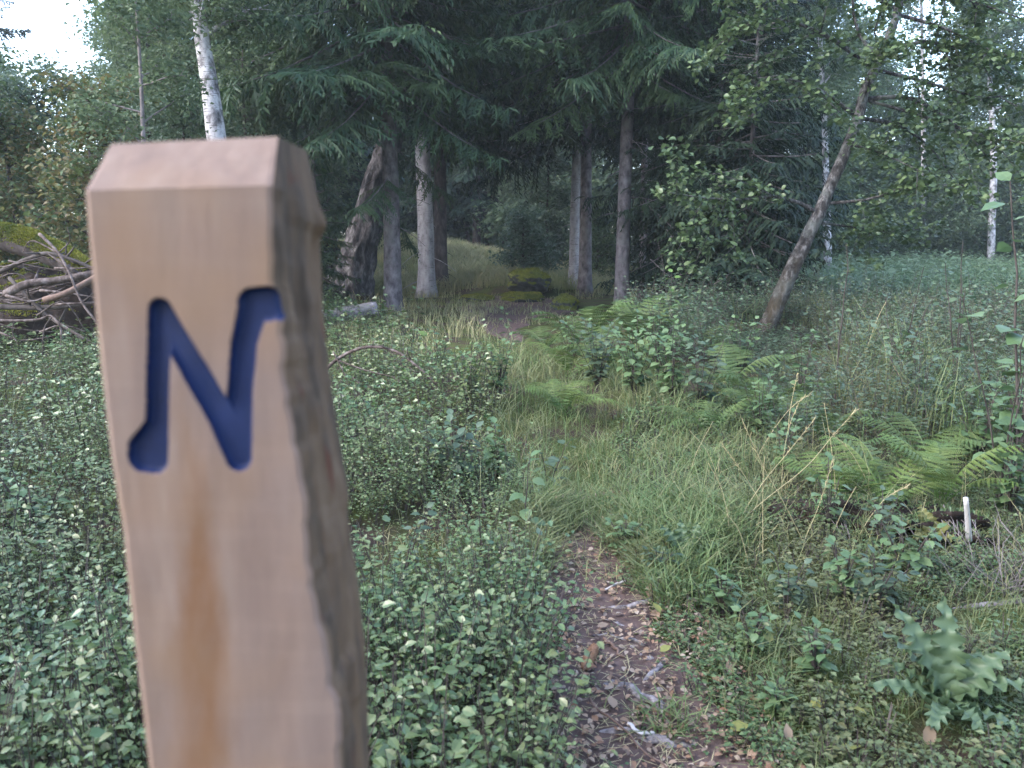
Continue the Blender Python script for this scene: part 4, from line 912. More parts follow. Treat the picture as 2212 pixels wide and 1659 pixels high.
branch_thing('log', 'pale fallen log behind the big grey green herb', 'log', [(1975, 1334, 2.62), (2060, 1324, 2.66), (2140, 1314, 2.7), (2300, 1294, 2.8)], (.021, .026), 'log_bark', None, sides=14, seed=33)
branch_thing('bent_branch', 'bare brown branch arching over the bilberries beside the post', 'branch', [(690, 810, 6.12), (735, 772, 6.12), (790, 750, 6.08), (850, 757, 6.03), (900, 790, 5.95), (945, 832, 5.87)], (.016, .006), 'heap_wood', None, n=24, twigs=16, seed=34,
             fork=[([(730, 778, 6.12), (790, 800, 6.03), (850, 815, 5.95), (870, 835, 5.91)], .007), ([(720, 760, 6.12), (745, 810, 6.03), (760, 860, 5.95)], .006), ([(745, 800, 6.12), (790, 835, 6.03), (840, 822, 5.95)], .006)])
branch_thing('white_stick', 'short white barkless stick standing upright by the sunken hollow', 'stick', [(2093, 1168, 3.12), (2090, 1120, 3.10), (2086, 1076, 3.08)], (.012, .010), 'peeled_wood', None, n=8, seed=35)
branch_thing('dead_twig', 'dark thin stick leaning beside the white stick', 'stick', [(2064, 1180, 3.35), (2050, 1130, 3.37), (2038, 1090, 3.4)], (.004, .003), 'grey_twig', None, n=6, seed=36)
for k, (pts, r, lab) in enumerate([
    ([(1395, 440, 15.2), (1440, 480, 14.8), (1485, 520, 14.6), (1540, 570, 14.5)], .016, 'grey dead bough sloping from the knotty grey trunk'),
    ([(1440, 495, 14.8), (1470, 545, 14.7), (1485, 610, 14.7)], .010, 'thin dead bough hanging down below the sloping one'),
    ([(1560, 390, 14.6), (1620, 455, 14.4), (1655, 500, 14.4)], .011, 'pale dead bough slanting in front of the broad dark spruce'),
    ([(1405, 560, 15.3), (1450, 600, 15.1), (1500, 630, 15.0)], .010, 'low dead bough by the foot of the knotty grey trunk'),
    ([(1420, 520, 15.2), (1432, 570, 15.1), (1440, 640, 15.0)], .008, 'dead bough hanging almost straight down beside the knotty grey trunk')]):
    branch_thing('dead_bough', lab, 'bough', pts, (r, .004), 'grey_twig', 'dead boughs of the dark spruces', twigs=7, seed=40+k, n=12)

# ================================================================== ferns
def frond_mesh(seed, npin=15):
    rg = np.random.default_rng(seed); mb = MB()
    def ax(t): return np.array([0, t*(1-.15*t), .75*t-.62*t*t])      # arching rachis along +Y
    ts = np.linspace(0, 1, 14); mb.add(*tube(np.array([ax(t) for t in ts]), np.linspace(.008, .002, 14), 4, cap=False), 1)
    B, D, L, S, W = [], [], [], [], []
    for t in np.linspace(.16, .99, npin):
        p = ax(t); tg = norm(ax(min(1.02, t+.02))-ax(t-.02)); l = .235*math.sin(math.pi*min(1, (1.05-t)*.98))**.8*(1 if t > .3 else .75+.25*t/.3)*rg.uniform(.88, 1.08)+.01
        for sg in (-1, 1):
            d = norm(np.array([sg, 0, 0])*.9+tg*.42+np.array([0, 0, rg.uniform(-.32, -.05)])); nn = norm(np.cross(d, tg))*sg
            k = max(3, int(l/.019)); 
            for q in range(k):
                f = (q+.5)/k; pp = p+d*l*f+np.array([0, 0, -.15*l*f*f]); pl = .021*(1-f)**.6*(.6+l/.235*.4)+.004
                for s2 in (-1, 1):
                    dd = norm(tg*s2*.85+d*.55); B.append(pp); D.append(dd); L.append(pl); S.append(norm(np.cross(dd, nn))); W.append(l/k*.85)
            B.append(p); D.append(d); L.append(l); S.append(tg); W.append(.007)
    mb.add(*strips(*map(np.array, (B, D, L, S, W)), .1), 0)
    return mb.get()
FR = {}
for key in ('fern', 'fern_dim'):
    FR[key] = []
    for s in range(4):
        V, F, Mi = frond_mesh(500+s); FR[key].append(mk_mesh('frond', V, F, [M[key], M[key]], False, Mi))
def fern(u, v, nf, L, label, mat='fern', seed=0, up=1.0, bias=None, group='ferns'):
    p = G(u, v); o = thing('fern', label, 'fern', p, 0, group); rg = np.random.default_rng(seed+700)
    for k in range(nf):
        az = k*2*np.pi/nf+rg.uniform(-.35, .35); f = link('frond', FR[mat][rg.integers(4)], o)
        f.rotation_euler = (R(rg.uniform(5, 34)*up), rg.uniform(-.2, .2), az); f.scale = (L*rg.uniform(.75, 1.15),)*3; f.location = (rg.normal(0, .02), rg.normal(0, .02), .02)
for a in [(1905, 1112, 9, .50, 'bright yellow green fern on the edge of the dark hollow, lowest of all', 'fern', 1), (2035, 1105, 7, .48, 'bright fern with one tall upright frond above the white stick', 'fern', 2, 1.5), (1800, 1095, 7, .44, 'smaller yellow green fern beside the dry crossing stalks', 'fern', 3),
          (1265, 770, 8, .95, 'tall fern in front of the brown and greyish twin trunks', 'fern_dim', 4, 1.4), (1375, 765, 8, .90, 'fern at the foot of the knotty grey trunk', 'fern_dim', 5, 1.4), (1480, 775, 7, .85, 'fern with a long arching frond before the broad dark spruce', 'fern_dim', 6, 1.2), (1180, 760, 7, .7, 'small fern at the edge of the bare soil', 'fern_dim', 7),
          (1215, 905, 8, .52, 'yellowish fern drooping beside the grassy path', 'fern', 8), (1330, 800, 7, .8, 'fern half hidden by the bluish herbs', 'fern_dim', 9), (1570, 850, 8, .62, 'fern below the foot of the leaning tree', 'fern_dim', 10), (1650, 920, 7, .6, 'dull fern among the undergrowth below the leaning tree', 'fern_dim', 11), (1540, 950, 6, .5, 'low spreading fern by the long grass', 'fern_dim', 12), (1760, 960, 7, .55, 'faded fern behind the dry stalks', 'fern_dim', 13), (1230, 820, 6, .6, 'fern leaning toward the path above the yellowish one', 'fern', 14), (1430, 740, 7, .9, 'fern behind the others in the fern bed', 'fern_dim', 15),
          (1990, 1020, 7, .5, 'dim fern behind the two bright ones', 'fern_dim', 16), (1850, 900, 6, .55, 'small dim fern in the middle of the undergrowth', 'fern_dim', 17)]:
    fern(*a)

# ================================================================== herbs and saplings
def herb(u, v, H, label, mat='herb', ls=.08, nst=3, pairs=5, seed=0, name='leafy_herb', cat='plant', lean=.35, wl=.36, group='broad leaved herbs', y=None, stem='twig', droop=.2, lod=2):
    rg = np.random.default_rng(seed+1200); p = G(u, v) if y is None else onground(at(u, v, y)[0], y)
    o = thing(name, label, cat, p, 0, group); st, lf = MB(), MB(); pos, dirs, sz = [], [], []
    for s in range(nst):
        az = rg.uniform(0, 6.28); h = H*rg.uniform(.7, 1.05); ln = rg.uniform(.1, 1)*lean; q = np.linspace(0, 1, 8)
        c = np.stack([np.cos(az)*ln*h*q**1.4, np.sin(az)*ln*h*q**1.4, h*q], -1)+rg.normal(0, .006*H, (8, 3))*q[:, None]; st.add(*tube(c, np.linspace(.0045, .0015, 8)*max(1, H*1.2), 5, cap=False))
        for k in range(pairs):
            t = .30+.70*k/(pairs-.5); b = np.array([np.interp(t, q, c[:, i]) for i in range(3)]); a0 = k*1.9+rg.uniform(-.3, .3)
            for a in (a0, a0+np.pi+rg.uniform(-.3, .3)):
                d = np.array([np.cos(a), np.sin(a), rg.uniform(-.3, .35)]); pos.append(b+norm(d)*ls*.25); dirs.append(d); sz.append(ls*rg.uniform(.6, 1.2)*(1.1-.3*t)); st.add(*tube(np.array([b, b+norm(d)*ls*.3]), [.0012, .001], 3, cap=False))
        pos.append(c[-1]); dirs.append(np.array([np.cos(az), np.sin(az), .8])); sz.append(ls*.7)
    n = len(pos); up = np.stack([rg.normal(0, .3, n), rg.normal(0, .3, n), np.ones(n)], -1); T = leaf_t(wl, .06, droop, lod)
    lf.add(*inst(T[0], T[1], frames(np.array(dirs), up)*np.array(sz)[:, None, None], np.array(pos)))
    part('stem', st, M[stem], o); part('foliage', lf, M[mat], o, smooth=False); return o
HB = [(985, 1060, .30, 'leafy bluish herb clump at the bilberry edge beside the path', .085, 5, 4), (1075, 1050, .26, 'broad leaved herb with drooping leaves left of the grassy path', .09, 4, 4), (1130, 1180, .42, 'tall thin stemmed herb with a few leaves at the path edge', .085, 1, 4), (930, 1040, .28, 'small herb among the bilberries beside the bluish clump', .07, 3, 3),
      (1185, 1075, .3, 'pale leaved single herb beside the grassy path', .08, 2, 3), (1010, 880, .4, 'grey green herb patch before the bare soil', .06, 8, 5), (1080, 870, .42, 'low bluish herb thicket next to the bare soil', .06, 8, 5), (950, 830, .42, 'grey leaved herb behind the bent branch', .06, 7, 5),
      (1290, 850, .55, 'dense bluish herb clump below the fern bed', .085, 8, 6), (1370, 870, .58, 'large bluish green leafy clump in the middle beside the long grass', .085, 9, 6), (1450, 880, .55, 'dark leafy clump right of the large bluish one', .085, 8, 6), (1420, 820, .6, 'upright leafy herb between the ferns', .08, 6, 5), (1510, 900, .5, 'bluish herb with rounded leaves by the long grass', .075, 6, 5), (1235, 800, .55, 'pale flecked herb in front of the tall fern', .08, 4, 5), (1600, 830, .5, 'leafy herb at the foot of the leaning tree', .075, 6, 5),
      (1790, 1160, .26, 'small pale leaved herb between the dry stalks', .06, 3, 3), (1900, 1200, .2, 'low lobed herb below the bright fern', .05, 4, 3), (1690, 1040, .3, 'green herb behind the crossing stalks', .06, 4, 4), (1640, 960, .4, 'taller herb at the right end of the long grass', .07, 5, 4), (1350, 1200, .14, 'bright small herb at the end of the bare path', .05, 4, 3), (1420, 1260, .12, 'yellow green low herb beside the bare path', .045, 4, 3),
      (2180, 1130, .34, 'dark bluish herb at the far right below the sapling', .08, 5, 4), (2110, 1010, .4, 'broad leaved herb behind the white stick', .08, 5, 4), (2200, 1010, .5, 'tall dark herb by the sapling stems', .09, 5, 5), (1860, 830, .5, 'faint leafy herb within the undergrowth', .07, 6, 5), (1960, 880, .5, 'another leafy herb deeper in the undergrowth', .075, 6, 5), (905, 700, .5, 'tall thin herb with two pale leaves by the slim brown spruce', .14, 1, 3), (1100, 740, .45, 'small herb with pale leaves on the bare soil', .11, 2, 3)]
HB += [(1700, 1330, .16, 'small weed in the moss before the kinked dry stalk', .05, 4, 3), (1820, 1310, .18, 'broad leaved weed between the large herb and the dry stalks', .055, 4, 3), (1620, 1420, .12, 'low weed in the moss right of the bare path', .045, 4, 3), (1760, 1480, .14, 'low rounded weed before the large grey green herb', .045, 5, 3), (1890, 1330, .2, 'pale weed by the end of the fallen log', .06, 4, 3), (1560, 1330, .14, 'weed beside the small blue grey herb', .05, 4, 3),
       (1950, 1260, .22, 'taller weed behind the fallen log', .06, 4, 4), (1680, 1560, .10, 'tiny leaved weed by the big yellow leaf', .04, 4, 3), (1980, 950, .6, 'weedy tall herb above the bright ferns', .08, 4, 5), (1730, 880, .6, 'rank herb to the side of the leaning tree foot', .08, 4, 5),
       (560, 1200, .36, 'taller leafy shoot in the bilberries hidden partly by the post', .06, 3, 5), (90, 1200, .36, 'larger leaved shoot among the bilberries at the far side of the post', .06, 3, 5), (860, 1330, .3, 'rowan like seedling in the bilberries right of the post', .05, 2, 5), (1040, 1290, .3, 'seedling with paler leaves in the bilberries near the path', .06, 2, 4), (1090, 1500, .26, 'broad leaved seedling at the near bilberry edge', .06, 2, 4), (900, 1560, .28, 'dark leaved shoot in the near bilberries right of the post', .06, 3, 4)]
for k, a in enumerate(HB): herb(a[0], a[1], a[2]*1.2, a[3], mat='herb' if k % 4 else 'blue_green', ls=a[4], nst=a[5] if a[5] < 3 else int(a[5]*1.7), pairs=a[6]+1, seed=k, lean=.5)
herb(935, 795, .34, 'young plant with two large upright round green leaves', mat='fern', ls=.17, nst=1, pairs=1, seed=60, wl=.45, name='seedling')
SAP = 'saplings on the right'
herb(1450, 765, 1.15, 'bright leaved slender sapling standing above the fern bed', mat='fern', ls=.12, nst=1, pairs=6, seed=61, name='sapling', cat='sapling', lean=.1, group='saplings')
herb(2165, 1010, 1.05, 'hazel like sapling with large round leaves near the white stick', mat='herb', ls=.105, nst=4, pairs=5, seed=62, name='sapling', cat='sapling', lean=.35, wl=.44, group='saplings', y=3.7)
herb(2215, 900, 1.85, 'tall sapling with big pale leaves reaching up in front of the far birch', mat='herb', ls=.13, nst=3, pairs=6, seed=63, name='sapling', cat='sapling', lean=.18, wl=.44, group='saplings', y=3.9)
herb(1930, 880, 1.15, 'thin dark stemmed sapling in the undergrowth before the meadow', mat='under', ls=.07, nst=3, pairs=6, seed=64, name='sapling', cat='sapling', lean=.3, group='saplings')
herb(2060, 900, 1.35, 'dark twiggy sapling left of the big leaved one', mat='under', ls=.09, nst=3, pairs=6, seed=65, name='sapling', cat='sapling', lean=.3, group='saplings')
herb(1800, 900, 1.6, 'single whip thin sapling right of the leaning tree', mat='under', ls=.06, nst=1, pairs=7, seed=66, name='sapling', cat='sapling', lean=.1, group='saplings')
# ---- the large lobed herbs
def lobed_leaf(rg, L, wd, lobes=7):
    n = 34; t = np.linspace(0, 1, n); prof = wd*(np.sin(np.pi*t**.62)**.8)*(.72+.28*np.sign(np.sin(t*lobes*6.28))*np.abs(np.sin(t*lobes*6.28))**.5)+.004
    prof = prof*(1+rg.normal(0, .08, n)); prof[-1] = .001; k = 7; f = np.linspace(-1, 1, k)
    X = prof[:, None]*f[None]; Y = np.repeat((t*L)[:, None], k, 1); Z = .22*L*t[:, None]-.34*L*t[:, None]**2+.25*np.abs(X)+.012*np.sin(t[:, None]*40)*np.abs(f[None])
    V = np.stack([X, Y, Z], -1).reshape(-1, 3); i = (np.arange(n-1)[:, None]*k+np.arange(k-1)[None]).ravel()
    return V, np.concatenate([np.stack([i, i+1, i+k+1], -1), np.stack([i, i+k+1, i+k], -1)])
def rosette(u, v, leaves, label, mat, seed):
    rg = np.random.default_rng(seed); p = G(u, v); o = thing('lobed_herb', label, 'plant', p, 0, 'large lobed herbs')
    st = MB(); st.add(*tube(np.array([[0, 0, -.02], [0, 0, .05], [0, 0, .09]]), [.012, .010, .006], 8)); part('stem', st, M['herb'], o)
    for az, el, L, w in leaves:
        q = link('leaf', mk_mesh('lobed_leaf', *lobed_leaf(rg, L, w), M[mat], True), o); q.rotation_euler = (R(el), R(rg.uniform(-12, 12)), R(az)); q.location = (0, 0, .03+.03*rg.random())
rosette(2040, 1560, [(95, 22, .25, .045), (60, 50, .26, .05), (25, 62, .28, .05), (-8, 68, .30, .055), (-38, 60, .27, .05), (-70, 45, .25, .05), (-105, 25, .24, .05), (140, 12, .20, .045), (178, 14, .17, .045), (-145, 15, .2, .045), (10, 40, .24, .05), (75, 36, .22, .045), (-55, 30, .24, .05)], 'large grey green herb with broad toothed leaves standing in the moss', 'grey_herb', 71)
rosette(1480, 1235, [(80, 30, .15, .035), (40, 50, .17, .04), (0, 58, .18, .04), (-40, 50, .17, .04), (-80, 30, .16, .035), (150, 15, .12, .03), (-150, 15, .12, .03), (20, 30, .15, .035)], 'small blue grey lobed herb between the path and the dry stalks', 'grey_herb', 72)
rosette(2010, 1185, [(60, 30, .16, .04), (0, 40, .16, .04), (-60, 28, .15, .04), (120, 15, .13, .035), (-120, 15, .13, .035)], 'yellowing lobed herb in front of the dark hollow', 'dull_yellow', 73)
# ---- dry stalks crossing
ST = [([(1648, 1345), (1648, 1200), (1648, 1050), (1652, 985)], 3.0, 'dry stalk standing straight up through the crossing ones'), ([(1753, 1292), (1760, 1232), (1735, 1170), (1690, 1080), (1650, 1010), (1600, 900)], 3.15, 'dry stalk kinked near its foot and leaning far over'),
      ([(1562, 1165), (1640, 1090), (1740, 1010), (1800, 940), (1850, 885)], 3.4, 'long dry stalk slanting up toward the meadow'), ([(1575, 1180), (1605, 1110), (1650, 1040), (1700, 980), (1760, 905)], 3.35, 'dry seeding stalk beside the long slanting one'), ([(1720, 1290), (1742, 1240), (1735, 1180), (1770, 1090), (1800, 990)], 3.1, 'dry stalk rising from the pale grass foot'),
      ([(1800, 1120), (1804, 1050), (1795, 960), (1780, 870)], 3.6, 'thin dry stalk standing before the bright fern'), ([(1640, 1310), (1620, 1230), (1598, 1150), (1570, 1110)], 3.0, 'short bent dry stalk leaning toward the path'), ([(1775, 1260), (1790, 1180), (1822, 1100), (1850, 1050)], 3.2, 'dry stalk leaning toward the bright fern'),
      ([(1560, 1060), (1530, 980), (1490, 930)], 4.0, 'dry stalk arching over the long grass'), ([(1700, 1000), (1705, 900), (1722, 810)], 4.6, 'pale seed stalk behind the crossing stalks'), ([(1870, 760), (1895, 690), (1915, 650)], 6.8, 'pale straw leaning in the undergrowth'), ([(1100, 1150), (1105, 1050), (1090, 960)], 4.1, 'thin dark stem standing at the bilberry edge')]
ST += [([(1900, 1150), (1880, 1060), (1840, 980), (1790, 930)], 3.7, 'straw bending left over the bright fern'), ([(1560, 1240), (1575, 1150), (1560, 1060), (1530, 1000)], 3.2, 'short straw by the small blue grey herb'), ([(1690, 1220), (1660, 1120), (1610, 1030), (1560, 960)], 3.5, 'straw arching toward the long grass'), ([(1600, 1090), (1640, 980), (1700, 890), (1750, 850)], 4.4, 'straw arching high over the undergrowth'),
       ([(1990, 960), (1970, 860), (1930, 790)], 5.2, 'pale straw above the dim fern'), ([(1830, 1240), (1860, 1150), (1910, 1080), (1960, 1050)], 3.2, 'straw bent across the foot of the bright fern'), ([(1480, 1080), (1500, 990), (1540, 910)], 4.2, 'straw in the middle of the long grass'), ([(1720, 1180), (1690, 1060), (1700, 940), (1730, 860)], 3.9, 'tall wavering straw behind the kinked one')]
for k, (pts, y, lab) in enumerate(ST):
    c = catmull(np.array([at(u, v, y) for u, v in pts]), 20); b = c[0].copy(); c[0, 2] -= .05; o = thing('dry_stalk', lab, 'grass stalk', b, 0, 'dry stalks'); w_ = .0019 if k < 9 or k > 11 else .0028
    part('stem', tube(c-b, np.linspace(w_, w_*.55, 20), 5), M['stalk' if k != 11 else 'twig'], o)
    if k in (1, 2, 3, 4, 9, 12, 14, 15, 17, 19):
        rg = np.random.default_rng(k); n = 34; t = rg.uniform(.72, 1, n); P = np.stack([np.interp(t*19, np.arange(20), (c-b)[:, i]) for i in range(3)], -1); d = norm(norm(c[-1]-c[-4])+rg.normal(0, .35, (n, 3)))
        part('seed_head', strips(P, d, rg.uniform(.012, .03, n), norm(np.cross(d, rg.normal(size=(n, 3)))), np.full(n, .003)), M['stalk'], o, smooth=False)
def dead_bush():
    p = G(2190, 1290); rg = np.random.default_rng(3); o = thing('dead_bush', 'grey bare brush of fine dead twigs at the edge beyond the white stick', 'bush', p)
    for k in range(60):
        az = rg.uniform(0, 6.28); l = rg.uniform(.15, .38); d = norm(np.array([np.cos(az)*.8, np.sin(az)*.8, rg.uniform(.4, 1.3)])); b = rg.normal(0, .09, 3)*[1, 1, 0]
        q = np.linspace(0, 1, 5)[:, None]; part('twig', tube(b+d*l*q+rg.normal(0, .012, (5, 3))*q, np.linspace(.0022, .0007, 5), 4), M['grey_twig'], o)
dead_bush()
def hollow():
    p = G(1960, 1165); o = thing('earth_bank', 'dark earthy hollow edge under the bright ferns with hanging rootlets', 'bank', p); rg = np.random.default_rng(6)
    V, F = lump(rg, (0, .08, -.02), (.46, .20, .13), n=44, amp=.55, fr=2.6, seed=22); part('earth', (V, F), M['dark_earth'], o)
    m = MB(); m.add(*moss_tufts(rg, V, F, 14000, .03, .006, .45)); part('moss', m, M['clover'], o, smooth=False)
    for k in range(26):
        x = rg.uniform(-.38, .38); part('rootlet', tube(np.array([[x, -.05, .10], [x+rg.normal(0, .02), -.13, .06], [x+rg.normal(0, .03), -.17, -.01]]), [.002, .0018, .001], 4), M['grey_twig'], o)
hollow()
# ================================================================== on the path
def on_path():
    def gp(u, v, dz=.022): p = G(u, v); p[2] += dz; return p
    def lie(name, label, cat, pts, r, mat, group, dz=.02, flat=1.0, n=14, rough=.15, seed=0, bury=True):
        c = np.array([gp(u, v, dz+e) for u, v, e in pts]); c = catmull(c, n); c[:, 2] -= .008 if mat in ('root', 'log_bark') else 0; c += .006*vnoise(np.stack([np.arange(n)*.7, np.zeros(n), np.full(n, seed*3.)], -1), seed)[:, None]*np.array([1, 1, .5]); b = c[0].copy(); t = np.linspace(0, 1, n)
        rad = np.interp(t, np.linspace(0, 1, len(r)), r)*.8; o = tag(part(name, tube(c-b, rad, 12, rough, 6, seed, vstretch=14, flat=flat), M[mat], None, True, b), label, cat, group); return o
    RG = 'bare roots across the path'
    lie('bare_root', 'thick pale ridged root crossing the path slantwise', 'root', [(1290, 1488, -.02), (1320, 1492, .004), (1360, 1512, .006), (1400, 1535, .006), (1432, 1545, .0), (1450, 1552, -.03)], [.012, .016, .019, .021, .022, .018], 'root', RG, n=26, rough=.2, seed=1)
    lie('bare_root', 'pale ridged root with a curl at the upper end of the bare path', 'root', [(1300, 1318, -.015), (1335, 1325, .0), (1375, 1322, .004), (1402, 1308, .004), (1415, 1296, -.01)], [.009, .012, .013, .014, .013], 'root', RG, n=20, rough=.25, seed=2)
    lie('bare_root', 'short ridged root below the curled one', 'root', [(1305, 1352, -.012), (1332, 1354, .0), (1358, 1362, -.012)], [.009, .011, .008], 'root', RG, seed=3)
    lie('bare_root', 'long dark root across the middle of the path', 'root', [(1245, 1400, -.015), (1290, 1388, .002), (1340, 1388, .004), (1390, 1402, -.005), (1420, 1412, -.03)], [.006, .009, .010, .008, .006], 'log_bark', RG, n=20, seed=4)
    lie('bare_root', 'pale knobbly root at the right edge of the path by the yellow leaf', 'root', [(1425, 1415, -.015), (1432, 1440, .0), (1412, 1462, .004), (1395, 1480, .0), (1375, 1495, -.015)], [.010, .014, .013, .012, .009], 'root', RG, n=20, rough=.35, seed=5)
    lie('bare_root', 'broad dull root at the near end of the path', 'root', [(1260, 1592, -.03), (1330, 1600, .0), (1400, 1612, .004), (1470, 1622, .0), (1540, 1625, -.03)], [.015, .018, .018, .016, .012], 'root', RG, n=22, rough=.3, seed=6)
    SG = 'sticks on the path'
    lie('stick', 'short whitish stick at the upper end of the bare path', 'stick', [(1306, 1288, .004), (1330, 1279, .006), (1356, 1273, .008)], [.006, .006, .005], 'peeled_wood', SG, seed=7)
    lie('stick', 'barkless stick pointing down the path above the cone', 'stick', [(1302, 1402, .01), (1325, 1420, .008), (1348, 1440, .005)], [.007, .007, .004], 'red_wood', SG, seed=8)
    lie('stick', 'long thin brown stick lying along the path', 'stick', [(1270, 1540, .012), (1330, 1595, .016), (1400, 1655, .014), (1440, 1690, .01)], [.004, .004, .003], 'red_wood', SG, seed=9)
    lie('stick', 'whitish bark piece touching the long thin stick', 'stick', [(1352, 1604, .018), (1385, 1609, .018), (1412, 1618, .012)], [.008, .009, .006], 'peeled_wood', SG, flat=.5, seed=10)
    lie('stick', 'small twig crossing under the barkless stick', 'stick', [(1290, 1420, .006), (1318, 1412, .008), (1345, 1398, .008)], [.003, .003, .002], 'twig', SG, seed=12)
    lie('stick', 'thin upright looking twig leaning by the thick ridged root', 'stick', [(1345, 1498, .02), (1350, 1522, .01), (1352, 1548, .004)], [.002, .002, .002], 'twig', SG, seed=13)
    # pine cone: scales in spirals
    p = gp(1262, 1470, .03); q = gp(1284, 1420, .03); o = thing('spruce_cone', 'brown spruce cone lying at the edge of the bare path', 'cone', p); L = np.linalg.norm(q-p); d = norm(q-p)
    core = catmull(np.array([[0, 0, 0], d*L*.5, d*L]), 12); part('core', tube(core, np.interp(np.linspace(0, 1, 12), [0, .25, .7, 1], [.006, .014, .013, .004]), 10), M['cone'], o)
    sc = MB(); X = norm(np.cross(d, [0, 0, 1])); Y = np.cross(X, d); k = np.arange(120); t = (k+.5)/120; a = k*2.39996; rad = np.interp(t, [0, .25, .7, 1], [.006, .014, .013, .004]); o_ = np.cos(a)[:, None]*X+np.sin(a)[:, None]*Y
    T = leaf_t(.5, -.1, -.1, 0); sc.add(*inst(T[0], T[1], frames(norm(d[None]*.8+o_*.6), o_)*.014, d*(t*L)[:, None]+o_*rad[:, None])); part('scales', sc, M['cone'], o, smooth=False)
    # pebbles
    rg = np.random.default_rng(17)
    for k, (u, v, s, w) in enumerate([(1402, 1440, .014, 'beside the knobbly root'), (1385, 1425, .010, 'above the knobbly root'), (1425, 1500, .013, 'below the yellow leaf'), (1300, 1345, .010, 'left of the short ridged root'), (1318, 1362, .008, 'under the short ridged root'), (1235, 1270, .018, 'at the bilberry edge by the upper path'), (1365, 1405, .011, 'on the long dark root'), (1345, 1432, .008, 'by the tip of the barkless stick'), (1412, 1480, .009, 'in the bend of the knobbly root')]):
        p = gp(u, v, .004); V, F = lump(rg, (0, 0, s*.4), (s*1.2, s, s*.7), n=12, amp=.2, seed=k); tag(part('pebble', (V, F), M['root'], None, True, p), f'small pale pebble {w}', 'pebble', 'pebbles on the path')
    # single leaves that stand out
    def leaf(u, v, s, mat, label, az, tilt, dz=.03, wl=.34):
        p = gp(u, v, dz); T = leaf_t(wl, .10, .12, 2); me = mk_mesh('leaf', T[0]*s, T[1], M[mat], True); o = link('fallen_leaf', me, None, p); o.rotation_euler = (R(tilt), R(12), R(az)); tag(o, label, 'leaf', 'single fallen leaves')
    leaf(1575, 1618, .060, 'yellow_leaf', 'big yellow leaf lying in the moss beside the near path end', -75, 12, .05); leaf(1425, 1440, .045, 'yellow_leaf', 'yellow leaf resting on the knobbly root', -60, 20, .05); leaf(1870, 1580, .05, 'yellow_leaf', 'greenish yellow leaf below the large grey green herb', 60, 20, .05); leaf(1745, 1575, .05, 'yellow_leaf', 'small yellow leaf between the big one and the large herb', -80, 15, .05)
    leaf(1840, 1650, .06, 'yellow_leaf', 'yellow green leaf nearest to the viewer in the moss', 150, 25, .05, .42); leaf(1425, 1355, .05, 'yellow_leaf', 'pale yellow leaf at the right path edge higher up', 30, 30, .05); leaf(1700, 1635, .045, 'pale_leaf', 'pinkish curled leaf in the moss', 10, 60, .04)
    leaf(1400, 1312, .055, 'pale_leaf', 'pale curled leaf standing beside the curled root', 0, 70, .03); leaf(1335, 1218, .05, 'pale_leaf', 'pinkish leaf at the end of the bare path', 70, 10, .04); leaf(1255, 1325, .045, 'pale_leaf', 'pinkish round leaf at the bilberry edge', 100, 10, .03, .45); leaf(1290, 1375, .045, 'brown_leaf', 'orange brown leaf left of the short ridged root', -70, 15, .03); leaf(1325, 1560, .05, 'brown_leaf', 'brown leaf below the thick ridged root', 10, 20, .03)
    leaf(1575, 1480, .05, 'pale_leaf', 'pale brown leaf upright in the moss right of the path', 20, 65, .03); leaf(2000, 1640, .06, 'pale_leaf', 'pink brown leaf standing in the moss below the large herb', 0, 75, .03); leaf(1660, 1420, .045, 'yellow_leaf', 'light green round leaf in the moss above the curled pale one', 10, 40, .05, .45); leaf(1385, 1585, .045, 'brown_leaf', 'brown leaf beside the whitish bark piece', 140, 15, .03)
on_path()
# ================================================================== evening haze
def haze():
    V = np.array([(x, y, z) for x in (-170, 170) for y in (-60, 230) for z in (-6, 32)], float)
    F = [(0, 1, 3), (0, 3, 2), (4, 6, 7), (4, 7, 5), (0, 4, 5), (0, 5, 1), (2, 3, 7), (2, 7, 6), (0, 2, 6), (0, 6, 4), (1, 5, 7), (1, 7, 3)]
    m, nt = newmat('haze_air'); o = nt.nodes.new('ShaderNodeOutputMaterial'); v = nt.nodes.new('ShaderNodeVolumePrincipled')
    v.inputs['Color'].default_value = (.85, .92, 1, 1); v.inputs['Density'].default_value = .0012; v.inputs['Anisotropy'].default_value = .2; nt.links.new(v.outputs[0], o.inputs['Volume'])
    h = link('haze', mk_mesh('haze', V, F, m, False)); h['kind'] = 'stuff'
haze()
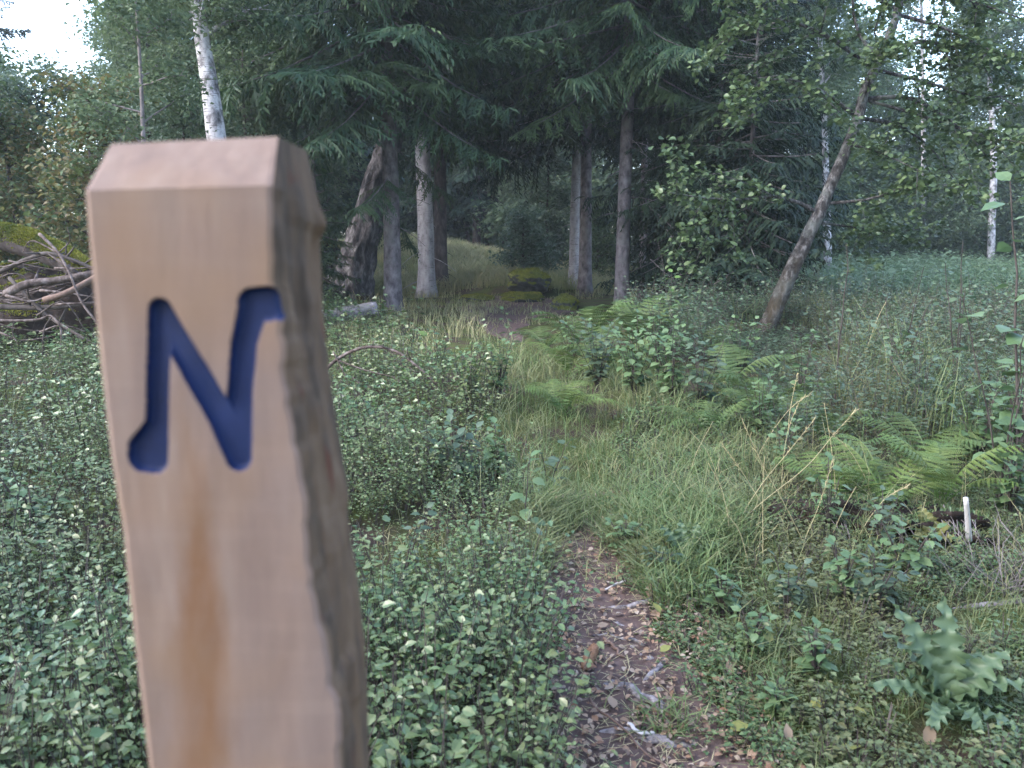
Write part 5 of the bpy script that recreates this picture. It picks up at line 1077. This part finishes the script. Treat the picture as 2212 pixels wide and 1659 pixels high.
# ================================================================== camera, world, sun
cam = bpy.data.cameras.new('camera'); co = bpy.data.objects.new('camera', cam); COL.objects.link(co)
co.location = CAM; co.rotation_euler = (math.pi/2-PITCH, 0, 0)
cam.sensor_width = 36; cam.lens = 36*FU/2212; cam.clip_end = 1500; cam.clip_start = .02
cam.dof.use_dof = True; cam.dof.focus_distance = 7.0; cam.dof.aperture_fstop = 6.5
scene.camera = co
w = bpy.data.worlds.new('World'); scene.world = w; w.use_nodes = True
nt = w.node_tree; nt.nodes.clear()
SUN_EL, SUN_AZ = R(42), R(248)          # azimuth clockwise from +Y: behind and to the side of the camera
sky = nt.nodes.new('ShaderNodeTexSky'); sky.sky_type = 'NISHITA'; sky.sun_disc = False; sky.sun_elevation = SUN_EL; sky.sun_rotation = SUN_AZ
sky.air_density = 1.0; sky.dust_density = 1.5; sky.ozone_density = 1.0
bg = nt.nodes.new('ShaderNodeBackground'); bg.inputs[1].default_value = .15
hs = N(nt, "ShaderNodeHueSaturation"); hs.inputs["Saturation"].default_value = .96; nt.links.new(sky.outputs[0], hs.inputs["Color"]); nt.links.new(hs.outputs[0], bg.inputs[0]); wo = nt.nodes.new('ShaderNodeOutputWorld'); nt.links.new(bg.outputs[0], wo.inputs[0])
sl = bpy.data.lights.new('sun', 'SUN'); sl.energy = .5; sl.angle = R(25); sl.color = (1, .985, .965)
so = bpy.data.objects.new('sun', sl); COL.objects.link(so)
sd = Vector((math.sin(SUN_AZ)*math.cos(SUN_EL), math.cos(SUN_AZ)*math.cos(SUN_EL), math.sin(SUN_EL)))
so.rotation_euler = sd.to_track_quat('Z', 'Y').to_euler(); so.location = sd*50
vs = scene.view_settings
scene.display_settings.display_device = 'sRGB'
vs.view_transform = 'Standard'; vs.look = 'None'; vs.gamma = 1; vs.exposure = 2.78; vs.use_curve_mapping = False
scene.cycles.max_bounces = 6; scene.cycles.diffuse_bounces = 3; scene.cycles.glossy_bounces = 2; scene.cycles.transmission_bounces = 3
scene.cycles.use_denoising = True; scene.cycles.volume_bounces = 1
